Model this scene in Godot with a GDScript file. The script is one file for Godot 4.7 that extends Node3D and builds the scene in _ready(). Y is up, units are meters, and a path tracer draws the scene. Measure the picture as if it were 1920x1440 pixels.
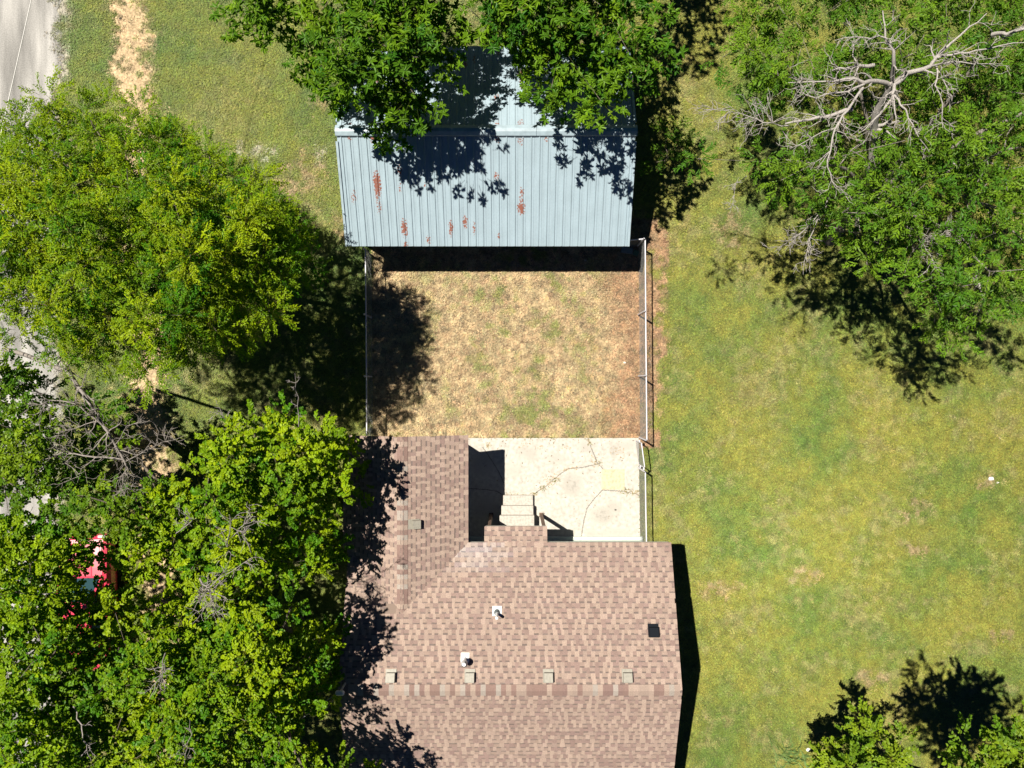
extends Node3D
# A back yard seen straight down from 24 m: shingled house, metal shed, chain link fence, trees, road edge.

const CAM_H := 24.0
const FOCAL := 1333.3            # focal length in photograph pixels (1920 wide)
const SHIFT := Vector2(0.39, 0.25)   # shadow offset on the ground for one metre of height

var mats := {}
var noise_tex := {}
var taken := {}

# ------------------------------------------------------------------ mesh builder
class MB:
	var v := PackedVector3Array()
	var n := PackedVector3Array()
	var c := PackedColorArray()
	var t := PackedVector2Array()

	func tri(a: Vector3, b: Vector3, d: Vector3, out: Vector3, col := Color.WHITE, ua := Vector2.ZERO, ub := Vector2.ZERO, ud := Vector2.ZERO) -> void:
		var nn := (d - a).cross(b - a)
		if nn.length_squared() < 1e-16:
			return
		nn = nn.normalized()
		if nn.dot(out) < 0.0:
			nn = -nn
			var s := b
			b = d
			d = s
			var su := ub
			ub = ud
			ud = su
		v.append(a); v.append(b); v.append(d)
		n.append(nn); n.append(nn); n.append(nn)
		c.append(col); c.append(col); c.append(col)
		t.append(ua); t.append(ub); t.append(ud)

	func quad(a: Vector3, b: Vector3, d: Vector3, e: Vector3, out: Vector3, col := Color.WHITE, uvs := []) -> void:
		if uvs.size() == 4:
			tri(a, b, d, out, col, uvs[0], uvs[1], uvs[2])
			tri(a, d, e, out, col, uvs[0], uvs[2], uvs[3])
		else:
			tri(a, b, d, out, col)
			tri(a, d, e, out, col)

	# box with chamfered upright look: plain box in a frame
	func box(o: Vector3, size: Vector3, b := Basis.IDENTITY, col := Color.WHITE) -> void:
		var h := size * 0.5
		for ax in 3:
			for sg in [-1.0, 1.0]:
				var nl := Vector3.ZERO
				nl[ax] = sg
				var i1 := (ax + 1) % 3
				var i2 := (ax + 2) % 3
				var p := []
				for q in [[-1, -1], [1, -1], [1, 1], [-1, 1]]:
					var w := Vector3.ZERO
					w[ax] = sg * h[ax]
					w[i1] = q[0] * h[i1]
					w[i2] = q[1] * h[i2]
					p.append(o + b * w)
				quad(p[0], p[1], p[2], p[3], b * nl, col)

	# box with bevelled edges (chamfer ch)
	func bevel_box(o: Vector3, size: Vector3, ch: float, b := Basis.IDENTITY, col := Color.WHITE) -> void:
		var h := size * 0.5
		var g := Vector3(h.x - ch, h.y - ch, h.z - ch)
		for ax in 3:
			var i1 := (ax + 1) % 3
			var i2 := (ax + 2) % 3
			for sg in [-1.0, 1.0]:
				var nl := Vector3.ZERO
				nl[ax] = sg
				var p := []
				for q in [[-1, -1], [1, -1], [1, 1], [-1, 1]]:
					var w := Vector3.ZERO
					w[ax] = sg * h[ax]
					w[i1] = q[0] * g[i1]
					w[i2] = q[1] * g[i2]
					p.append(o + b * w)
				quad(p[0], p[1], p[2], p[3], b * nl, col)
			# edges running along ax
			for s1 in [-1.0, 1.0]:
				for s2 in [-1.0, 1.0]:
					var p := []
					for q in [[-1, 0], [1, 0], [1, 1], [-1, 1]]:
						var w := Vector3.ZERO
						w[ax] = q[0] * g[ax]
						w[i1] = s1 * (h[i1] if q[1] == 0 else g[i1])
						w[i2] = s2 * (g[i2] if q[1] == 0 else h[i2])
						p.append(o + b * w)
					var nl := Vector3.ZERO
					nl[i1] = s1
					nl[i2] = s2
					quad(p[0], p[1], p[2], p[3], b * nl, col)
		for sx in [-1.0, 1.0]:
			for sy in [-1.0, 1.0]:
				for sz in [-1.0, 1.0]:
					tri(o + b * Vector3(sx * h.x, sy * g.y, sz * g.z), o + b * Vector3(sx * g.x, sy * h.y, sz * g.z), o + b * Vector3(sx * g.x, sy * g.y, sz * h.z), b * Vector3(sx, sy, sz), col)

	func tube(pts: PackedVector3Array, rad: PackedFloat32Array, sides: int, cap := true, col := Color.WHITE) -> void:
		var k := pts.size()
		if k < 2:
			return
		var prev := PackedVector3Array()
		var prevn := PackedVector3Array()
		var side := Vector3.ZERO
		for i in k:
			var d: Vector3 = (pts[mini(i + 1, k - 1)] - pts[maxi(i - 1, 0)]).normalized()
			if side == Vector3.ZERO:
				side = d.cross(Vector3.UP if absf(d.y) < 0.9 else Vector3.RIGHT).normalized()
			else:
				side = (side - d * side.dot(d)).normalized()
			var up := d.cross(side)
			var ring := PackedVector3Array()
			var rn := PackedVector3Array()
			for j in sides:
				var a := TAU * j / sides
				var o := side * cos(a) + up * sin(a)
				ring.append(pts[i] + o * rad[i])
				rn.append(o)
			if i > 0:
				for j in sides:
					var j2 := (j + 1) % sides
					var q := [prev[j], ring[j], ring[j2], prev[j2]]
					var qn := [prevn[j], rn[j], rn[j2], prevn[j2]]
					var order := [0, 1, 2, 0, 2, 3]
					if (q[2] - q[0]).cross(q[1] - q[0]).dot(qn[0] + qn[2]) < 0.0:
						order = [0, 2, 1, 0, 3, 2]
					for m in order:
						v.append(q[m]); n.append(qn[m]); c.append(col); t.append(Vector2.ZERO)
			prev = ring
			prevn = rn
			if cap and (i == 0 or i == k - 1):
				var out := d if i == k - 1 else -d
				for j in range(1, sides - 1):
					tri(ring[0], ring[j], ring[j + 1], out, col)

	func commit(m: Material) -> ArrayMesh:
		var arr := []
		arr.resize(Mesh.ARRAY_MAX)
		arr[Mesh.ARRAY_VERTEX] = v
		arr[Mesh.ARRAY_NORMAL] = n
		arr[Mesh.ARRAY_COLOR] = c
		arr[Mesh.ARRAY_TEX_UV] = t
		var am := ArrayMesh.new()
		am.add_surface_from_arrays(Mesh.PRIMITIVE_TRIANGLES, arr)
		am.surface_set_material(0, m)
		return am

# ------------------------------------------------------------------ scene helpers
func G(px: float, py: float, h := 0.0) -> Vector3:       # photograph pixel at height h, as a point of the place
	return Vector3((px - 960.0) * (CAM_H - h) / FOCAL, h, (py - 720.0) * (CAM_H - h) / FOCAL)

func numbered(called: String) -> String:
	if not taken.has(called):
		taken[called] = 0
		return called
	taken[called] += 1
	return "%s_%03d" % [called, taken[called]]

func part(called: String, mesh: Mesh, parent: Node) -> MeshInstance3D:
	var o := MeshInstance3D.new()
	o.name = called
	o.mesh = mesh
	parent.add_child(o, true)
	return o

func thing(called: String, label: String, category: String, at := Vector3.ZERO, group := "") -> Node3D:
	var o := Node3D.new()
	o.name = numbered(called)
	add_child(o)
	o.position = at
	tag(o, label, category, group)
	return o

func tag(o: Node, label: String, category: String, group := "", kind := "") -> void:
	if label: o.set_meta("label", label)
	if category: o.set_meta("category", category)
	if group: o.set_meta("group", group)
	if kind: o.set_meta("kind", kind)

func solo(called: String, mesh: Mesh, label: String, category: String, group := "", kind := "") -> MeshInstance3D:
	var o := part(numbered(called), mesh, self)
	tag(o, label, category, group, kind)
	return o

func lin(r: float, g: float, b: float) -> Color:         # linear base colour for albedo_color
	return Color(r, g, b).linear_to_srgb()

func grey_noise(key: String, freq: float, octaves: int, lo: float, hi: float, size := 512, sd := 1) -> ImageTexture:
	if noise_tex.has(key):
		return noise_tex[key]
	var f := FastNoiseLite.new()
	f.seed = sd
	f.noise_type = FastNoiseLite.TYPE_SIMPLEX_SMOOTH
	f.frequency = freq
	f.fractal_octaves = octaves
	var im := f.get_seamless_image(size, size)
	im.convert(Image.FORMAT_L8)
	var d := im.get_data()
	for i in d.size():
		d[i] = int(clampf(lo + (hi - lo) * d[i] / 255.0, 0.0, 1.0) * 255.0)
	var tx := ImageTexture.create_from_image(Image.create_from_data(size, size, false, Image.FORMAT_L8, d))
	noise_tex[key] = tx
	return tx

func mat(key: String, col: Color, rough: float, tex: Texture2D = null, tile := 1.0, bump: Texture2D = null, bump_cm := 0.0) -> StandardMaterial3D:
	if mats.has(key):
		return mats[key]
	var m := StandardMaterial3D.new()
	m.resource_name = key
	m.albedo_color = col
	m.roughness = rough
	m.vertex_color_use_as_albedo = true
	if tex or bump:
		m.uv1_triplanar = true
		m.uv1_world_triplanar = true
		m.uv1_scale = Vector3.ONE * tile
		m.albedo_texture = tex
	if bump:
		m.heightmap_enabled = true
		m.heightmap_texture = bump
		m.heightmap_scale = bump_cm
	mats[key] = m
	return m

func rng_of(sd: int) -> RandomNumberGenerator:
	var r := RandomNumberGenerator.new()
	r.seed = sd
	return r

# ------------------------------------------------------------------ main
func _ready() -> void:
	# camera: a drone looking straight down
	var cam := Camera3D.new()
	cam.name = "camera"
	cam.position = Vector3(0, CAM_H, 0)
	cam.rotation_degrees = Vector3(-90, 0, 0)
	cam.fov = rad_to_deg(2.0 * atan(720.0 / FOCAL))
	cam.near = 0.1
	cam.far = 500.0
	cam.current = true
	add_child(cam)
	# sky
	var env := Environment.new()
	env.background_mode = Environment.BG_SKY
	var sky := Sky.new()
	var sm := ProceduralSkyMaterial.new()
	sm.sky_top_color = Color(0.22, 0.42, 0.80)
	sm.sky_horizon_color = Color(0.62, 0.74, 0.88)
	sm.sky_curve = 0.15
	sm.ground_bottom_color = Color(0.20, 0.22, 0.14)
	sm.ground_horizon_color = Color(0.45, 0.50, 0.45)
	sm.sun_angle_max = 1.0
	sky.sky_material = sm
	env.sky = sky
	env.background_energy_multiplier = 0.085
	env.tonemap_mode = Environment.TONE_MAPPER_LINEAR
	env.tonemap_exposure = 2.05
	env.sdfgi_enabled = true
	env.ssao_enabled = true
	env.ssil_enabled = true
	var we := WorldEnvironment.new()
	we.name = "world_environment"
	we.environment = env
	add_child(we)
	# sun
	var sun := DirectionalLight3D.new()
	sun.name = "sun"
	sun.light_energy = 1.6
	sun.light_color = Color(1.0, 0.965, 0.90)
	sun.light_angular_distance = 0.5
	sun.shadow_enabled = true
	sun.look_at_from_position(Vector3.ZERO, Vector3(SHIFT.x, -1.0, SHIFT.y), Vector3.FORWARD)
	add_child(sun)

	make_noises()
	build_ground()
	build_house()
	build_shed()
	build_patio()
	build_fences()
	build_trees()
	build_car()
	build_wires()
	build_small_things()

func make_noises() -> void:
	grey_noise("fine", 0.08, 4, 0.62, 1.3, 512, 3)
	grey_noise("mid", 0.02, 5, 0.7, 1.2, 512, 5)
	grey_noise("soft", 0.012, 3, 0.86, 1.1, 512, 7)
	grey_noise("bark", 0.05, 5, 0.35, 1.3, 512, 9)

# ------------------------------------------------------------------ ground
const GW := 2048
const GH := 1600
const GX0 := -22.0
const GZ0 := -17.1875
const GRES := 44.0 / 2048.0
var gdata: PackedByteArray
var gdens: PackedByteArray       # where grass tufts grow

func noise_bytes(sd: int, freq: float, oct: int, w: int, h: int, stretch := 1.0) -> PackedByteArray:
	var f := FastNoiseLite.new()
	f.seed = sd
	f.noise_type = FastNoiseLite.TYPE_SIMPLEX_SMOOTH
	f.frequency = freq
	f.fractal_octaves = oct
	var im := f.get_image(w, int(h * stretch), false, false, true)
	if stretch != 1.0:
		im.resize(w, h, Image.INTERPOLATE_BILINEAR)
	im.convert(Image.FORMAT_L8)
	return im.get_data()

func build_ground() -> void:
	var t0 := Time.get_ticks_msec()
	var big := noise_bytes(11, 0.0035, 3, GW, GH)       # metres-wide patches
	var mid := noise_bytes(12, 0.014, 4, GW, GH)
	var sml := noise_bytes(13, 0.05, 3, GW, GH)
	var fin := noise_bytes(14, 0.21, 2, GW, GH)
	var big2 := noise_bytes(15, 0.006, 3, GW, GH)
	gdata.resize(GW * GH * 3)
	gdens.resize(GW * GH)
	var lut := PackedByteArray()
	lut.resize(4097)
	for i in 4097:
		var l := i / 4096.0
		lut[i] = int(255.0 * (12.92 * l if l < 0.0031308 else 1.055 * pow(l, 1.0 / 2.4) - 0.055))
	# bare patches: centre in metres, radii, kind (0 soil, 1 pale grit)
	var bare := []
	for b in [[1720, 950, 24, 20, 0], [1700, 965, 12, 10, 0], [1622, 1270, 26, 24, 0], [1652, 1268, 16, 14, 0], [1850, 905, 26, 16, 0], [1888, 1187, 16, 14, 0], [1860, 1187, 14, 10, 0],
			[480, 284, 40, 16, 1], [600, 292, 16, 22, 1], [600, 190, 18, 22, 0], [575, 330, 40, 50, 0], [535, 350, 30, 40, 0], [1370, 430, 26, 40, 0], [1345, 1105, 40, 20, 0], [1510, 1080, 34, 18, 0],
			[640, 430, 20, 40, 0], [1635, 1340, 14, 12, 0], [1720, 1030, 30, 16, 0]]:
		var p := G(b[0], b[1])
		bare.append([p.x, p.z, b[2] * 0.018, b[3] * 0.018, b[4]])
	for j in GH:
		var z := GZ0 + (j + 0.5) * GRES
		for i in GW:
			var k := j * GW + i
			var x := GX0 + (i + 0.5) * GRES
			var nb := big[k] / 255.0
			var nm := mid[k] / 255.0
			var ns := sml[k] / 255.0
			var nf := fin[k] / 255.0
			var n2 := big2[k] / 255.0
			# lawn: yellow green with greener patches and straw
			var wet := clampf((nb - 0.5) * 1.5 + (nm - 0.5) * 1.5 + (ns - 0.5) * 0.9 + 0.34, 0.0, 1.0)
			var r := 0.168 + (0.080 - 0.168) * wet
			var g := 0.180 + (0.138 - 0.180) * wet
			var b := 0.030 + (0.022 - 0.030) * wet
			if x < -4.9:     # lawn by the road is greener
				r *= 0.82
				g *= 0.92
				b *= 0.7
			var straw := clampf((n2 * 0.45 + nm * 0.5 + ns * 0.75 - 0.88) * 2.4, 0.0, 0.55) * (0.55 if x < -4.9 and z < -7.0 else 1.0)
			r += (0.235 - r) * straw
			g += (0.200 - g) * straw
			b += (0.088 - b) * straw
			var dens := 200.0 - straw * 100.0
			# dry enclosed yard
			if x > -4.75 and x < 5.3 and z > -5.6 and z < 2.2:
				var edge := 1.0
				if x > 4.25:
					edge = clampf((5.2 - x + (nm - 0.5) * 1.6 + (ns - 0.5) * 0.9) * 2.4, 0.0, 1.0)
				var gp := clampf((nm * 0.7 + ns * 0.8 + n2 * 0.3 - 0.92) * 3.2, 0.0, 0.9)
				gp *= clampf(1.25 - absf(x - 0.4) / 4.4, 0.15, 1.0)
				var dr := 0.315 + (0.125 - 0.315) * gp
				var dg := 0.243 + (0.150 - 0.243) * gp
				var db := 0.145 + (0.035 - 0.145) * gp
				var lit := clampf((x - 3.1 + (ns - 0.5) * 1.6 + (nm - 0.5) * 1.2) * 1.2, 0.0, 0.75)    # leaf litter along the fence
				dr += (0.23 - dr) * lit
				dg += (0.140 - dg) * lit
				db += (0.085 - db) * lit
				var mul := 0.62 + 0.76 * ns
				r += (dr * mul - r) * edge
				g += (dg * mul - g) * edge
				b += (db * mul - b) * edge
				dens += (50.0 + gp * 130.0 - dens) * edge
			# sandy strip beside the road, and the gritty road edge
			if x < -10.6:
				var cx := -12.85 + (z + 12.9) * 0.050
				var hw := 0.78 + (nm - 0.5) * 0.7 + (ns - 0.5) * 0.55
				var w := clampf((hw - absf(x - cx)) * 3.0 + (nf - 0.5) * 1.4 + (ns - 0.5) * 1.2, 0.0, 1.0)
				w *= clampf(1.2 - clampf((ns - 0.60) * 7.0, 0.0, 1.0) * clampf((x - cx + 0.5) * 2.0, 0.2, 1.0), 0.15, 1.0)
				r += (0.36 * (0.8 + 0.4 * ns) - r) * w
				g += (0.275 * (0.8 + 0.4 * ns) - g) * w
				b += (0.172 * (0.8 + 0.4 * ns) - b) * w
				dens -= dens * w * 0.97
				w = clampf((-15.05 - x + (nm - 0.5) * 0.9 + (ns - 0.5) * 0.5) * 2.2 + (nf - 0.5) * 0.6, 0.0, 1.0)
				r += (0.27 - r) * w
				g += (0.255 - g) * w
				b += (0.215 - b) * w
				dens -= dens * w
			var grain := 0.5 + 1.0 * nf + (ns - 0.5) * 0.35
			gdata[k * 3] = lut[clampi(int(r * grain * 4096.0), 0, 4096)]
			gdata[k * 3 + 1] = lut[clampi(int(g * grain * 4096.0), 0, 4096)]
			gdata[k * 3 + 2] = lut[clampi(int(b * grain * 4096.0), 0, 4096)]
			gdens[k] = clampi(int(dens), 0, 255)
	for q in bare:
		var i0 := int((q[0] - q[2] * 1.8 - GX0) / GRES)
		var j0 := int((q[1] - q[3] * 1.8 - GZ0) / GRES)
		var soil := Color(0.31, 0.30, 0.27).linear_to_srgb() if q[4] == 1 else Color(0.25, 0.19, 0.115).linear_to_srgb()
		for j in range(j0, j0 + int(q[3] * 3.6 / GRES)):
			for i in range(i0, i0 + int(q[2] * 3.6 / GRES)):
				var k := j * GW + i
				var dx: float = (GX0 + i * GRES - q[0]) / q[2]
				var dz: float = (GZ0 + j * GRES - q[1]) / q[3]
				var nf := fin[k] / 255.0
				var w := clampf((1.0 - dx * dx - dz * dz + (sml[k] / 255.0 - 0.5) * 3.2 + (nf - 0.5) * 2.4) * 0.8, 0.0, 0.8)
				var gr := 0.75 + 0.5 * nf
				gdata[k * 3] = int(lerpf(gdata[k * 3], soil.r * gr * 255.0, w))
				gdata[k * 3 + 1] = int(lerpf(gdata[k * 3 + 1], soil.g * gr * 255.0, w))
				gdata[k * 3 + 2] = int(lerpf(gdata[k * 3 + 2], soil.b * gr * 255.0, w))
				gdens[k] = int(gdens[k] * (1.0 - w * 0.8))
	print("ground image ", Time.get_ticks_msec() - t0)
	var im := Image.create_from_data(GW, GH, false, Image.FORMAT_RGB8, gdata)
	var lm := StandardMaterial3D.new()
	lm.resource_name = "lawn"
	lm.albedo_texture = ImageTexture.create_from_image(im)
	lm.roughness = 0.95
	lm.specular_mode = BaseMaterial3D.SPECULAR_DISABLED
	var x1 := GX0 + 44.0
	var z1 := GZ0 + GH * GRES
	var mb := MB.new()
	mb.quad(Vector3(GX0, 0, GZ0), Vector3(x1, 0, GZ0), Vector3(x1, 0, z1), Vector3(GX0, 0, z1), Vector3.UP, Color.WHITE, [Vector2(0, 0), Vector2(1, 0), Vector2(1, 1), Vector2(0, 1)])
	var o := part("lawn", mb.commit(lm), self)
	tag(o, "yellow green lawn with straw patches around the fenced yard", "lawn", "", "structure")
	# ground out to the horizon
	mb = MB.new()
	mb.quad(Vector3(-200, -0.02, -200), Vector3(200, -0.02, -200), Vector3(200, -0.02, 200), Vector3(-200, -0.02, 200), Vector3.UP)
	o = part("ground", mb.commit(mat("ground", lin(0.12, 0.14, 0.035), 0.95, noise_tex.mid, 0.15)), self)
	tag(o, "grassy ground beyond the yard", "ground", "", "structure")
	# road: pale worn surface with a ragged edge
	var r := rng_of(21)
	var rf := FastNoiseLite.new()
	rf.seed = 4
	rf.frequency = 0.35
	rf.fractal_octaves = 4
	mb = MB.new()
	var last := Vector3.ZERO
	for i in 600:
		var z := -18.0 + i * 0.07
		var e := Vector3(-15.25 + rf.get_noise_1d(z * 3.0) * 0.30 + r.randf_range(-0.03, 0.03), 0.012, z)
		if i > 0:
			mb.quad(Vector3(-23, 0.012, last.z), last, e, Vector3(-23, 0.012, e.z), Vector3.UP)
		last = e
	var rim := noise_bytes(31, 0.02, 5, 512, 512, 0.14)
	var rfi := noise_bytes(32, 0.3, 3, 512, 512)
	var rb := PackedByteArray()
	rb.resize(512 * 512)
	for i in rb.size():
		rb[i] = clampi(int(118.0 + rim[i] * 0.36 + rfi[i] * 0.22), 0, 255)
	var rm := mat("road", lin(0.43, 0.425, 0.415), 0.9, ImageTexture.create_from_image(Image.create_from_data(512, 512, false, Image.FORMAT_L8, rb)), 0.14)
	o = part("road", mb.commit(rm), self)
	tag(o, "pale grey worn road along the lawn", "road", "", "structure")
	build_grass()

func to_lin(b: int) -> float:
	var s := b / 255.0
	return s / 12.92 if s < 0.04045 else pow((s + 0.055) / 1.055, 2.4)

func build_grass() -> void:
	var t0 := Time.get_ticks_msec()
	var r := rng_of(77)
	var gm := StandardMaterial3D.new()
	gm.resource_name = "grass_blades"
	gm.vertex_color_use_as_albedo = true
	gm.roughness = 0.7
	gm.backlight_enabled = true
	gm.backlight = Color(0.5, 0.5, 0.3)
	var llut := PackedFloat32Array()
	llut.resize(256)
	for i in 256:
		llut[i] = to_lin(i)
	for variant in 3:
		var mb := MB.new()
		for k in 11:
			var a := r.randf() * TAU
			var d := Vector3(cos(a), 0, sin(a))
			var s := Vector3(-d.z, 0, d.x)
			var base := d * r.randf_range(0.0, 0.03) + s * r.randf_range(-0.02, 0.02)
			var len := r.randf_range(0.04, 0.085)
			var w := r.randf_range(0.004, 0.007)
			var up := r.randf_range(0.25, 0.75)
			var m := base + d * len * 0.45 + Vector3(0, len * up, 0)
			var tp := base + d * len + Vector3(0, len * up * 0.9, 0)
			var col := Color.WHITE * r.randf_range(0.75, 1.2)
			mb.tri(base - s * w, base + s * w, m, Vector3.UP, col)
			mb.tri(m - s * w * 0.8, m + s * w * 0.8, tp, Vector3.UP, col)
		var mesh := mb.commit(gm)
		var buf := PackedFloat32Array()
		var want := 120000
		var count := 0
		buf.resize(want * 16)
		for tries in want * 3:
			if count >= want:
				break
			var x := r.randf_range(-18.0, 18.0)
			var z := r.randf_range(-13.6, 13.6)
			# nothing grows under the house, shed or patio
			if x > -4.8 and x < 4.3 and z > 5.2: continue
			if x > -4.75 and x < 4.3 and z > 1.8 and z < 5.3: continue
			if x > -4.9 and x < 3.4 and z < -4.5 and z > -10.3: continue
			var i := int((x - GX0) / GRES)
			var j := int((z - GZ0) / GRES)
			var k := j * GW + i
			if r.randf() * 255.0 > gdens[k]: continue
			var sc := r.randf_range(0.75, 1.7)
			var a := r.randf() * TAU
			var ca := cos(a) * sc
			var sa := sin(a) * sc
			var o := count * 16
			buf[o] = ca; buf[o + 1] = 0.0; buf[o + 2] = sa; buf[o + 3] = x
			buf[o + 4] = 0.0; buf[o + 5] = sc * 0.8; buf[o + 6] = 0.0; buf[o + 7] = 0.0
			buf[o + 8] = -sa; buf[o + 9] = 0.0; buf[o + 10] = ca; buf[o + 11] = z
			var br := r.randf_range(0.6, 1.85)
			var yl := r.randf_range(0.85, 1.2)
			buf[o + 12] = llut[gdata[k * 3]] * br * yl
			buf[o + 13] = llut[gdata[k * 3 + 1]] * br
			buf[o + 14] = llut[gdata[k * 3 + 2]] * br
			buf[o + 15] = 1.0
			count += 1
		buf.resize(count * 16)
		var mm := MultiMesh.new()
		mm.transform_format = MultiMesh.TRANSFORM_3D
		mm.use_colors = true
		mm.mesh = mesh
		mm.instance_count = count
		mm.buffer = buf
		var o := MultiMeshInstance3D.new()
		o.name = numbered("grass")
		o.multimesh = mm
		add_child(o)
		tag(o, ["short tufts of grass growing all over the lawn", "fine grass blades between the lawn tufts", "longer grass blades scattered over the lawn"][variant], "grass", "", "stuff")
	print("grass ", Time.get_ticks_msec() - t0)

# ------------------------------------------------------------------ house
const EAVE_H := 2.8
const SLOPE := 0.368
const MAIN_X0 := -4.83
const MAIN_X1 := 4.723
const MAIN_Z0 := 4.74
const RIDGE_Z := 8.54
const WING_X := -3.17
const WING_RUN := 1.85
const WING_Z0 := 1.543
const EXPO := 0.1445

func tab_tone(r: RandomNumberGenerator) -> Color:
	var q := r.randf()
	var c: Color
	if q < 0.60: c = Color(0.322, 0.248, 0.212)
	elif q < 0.78: c = Color(0.278, 0.212, 0.184)
	else: c = Color(0.232, 0.168, 0.152)
	return c * r.randf_range(0.93, 1.07)

# one laminated shingle strip; local x along the eave, y up the slope, z outwards
func strip(mb: MB, w: float, r: RandomNumberGenerator, at: Transform3D, tint := Color.WHITE) -> void:
	var x := 0.0
	var tab := r.randf() < 0.5
	var nz := at.basis.z.normalized()
	var up := at.basis.y.normalized()
	var sx := at.basis.x.normalized()
	var z0 := 0.009
	var z1 := 0.002
	var top := EXPO + 0.012
	while x < w - 0.001:
		var x2 := x + (r.randf_range(0.07, 0.15) if tab else r.randf_range(0.07, 0.17))
		if w - x2 < 0.06:
			x2 = w
		var lift := 0.006 if tab else 0.0
		var col := tab_tone(r)
		if not tab:
			col = Color(0.278, 0.210, 0.180) * r.randf_range(0.92, 1.06) if r.randf() < 0.6 else Color(0.240, 0.174, 0.156) * r.randf_range(0.92, 1.06)
		col = Color(col.r * tint.r, col.g * tint.g, col.b * tint.b)
		var zz := func(yy: float) -> float: return lerpf(z0, z1, yy / top) + lift
		var split := top if tab else EXPO * r.randf_range(0.62, 0.76)
		mb.quad(at * Vector3(x, 0, zz.call(0.0)), at * Vector3(x2, 0, zz.call(0.0)), at * Vector3(x2, split, zz.call(split)), at * Vector3(x, split, zz.call(split)), nz, col)
		if not tab:        # the dark granule band printed above each cut-out
			var dk := Color(0.158, 0.126, 0.117) * r.randf_range(0.85, 1.15)
			dk = Color(dk.r * tint.r, dk.g * tint.g, dk.b * tint.b)
			mb.quad(at * Vector3(x, split, zz.call(split)), at * Vector3(x2, split, zz.call(split)), at * Vector3(x2, top, zz.call(top)), at * Vector3(x, top, zz.call(top)), nz, dk)
		mb.quad(at * Vector3(x, 0, -0.004), at * Vector3(x2, 0, -0.004), at * Vector3(x2, 0, zz.call(0.0)), at * Vector3(x, 0, zz.call(0.0)), -up, col)
		if tab:
			mb.quad(at * Vector3(x, 0, z0), at * Vector3(x, 0, zz.call(0.0)), at * Vector3(x, top, zz.call(top)), at * Vector3(x, top, z1), -sx, col)
			mb.quad(at * Vector3(x2, 0, z0), at * Vector3(x2, 0, zz.call(0.0)), at * Vector3(x2, top, zz.call(top)), at * Vector3(x2, top, z1), sx, col)
		x = x2
		tab = not tab

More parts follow.
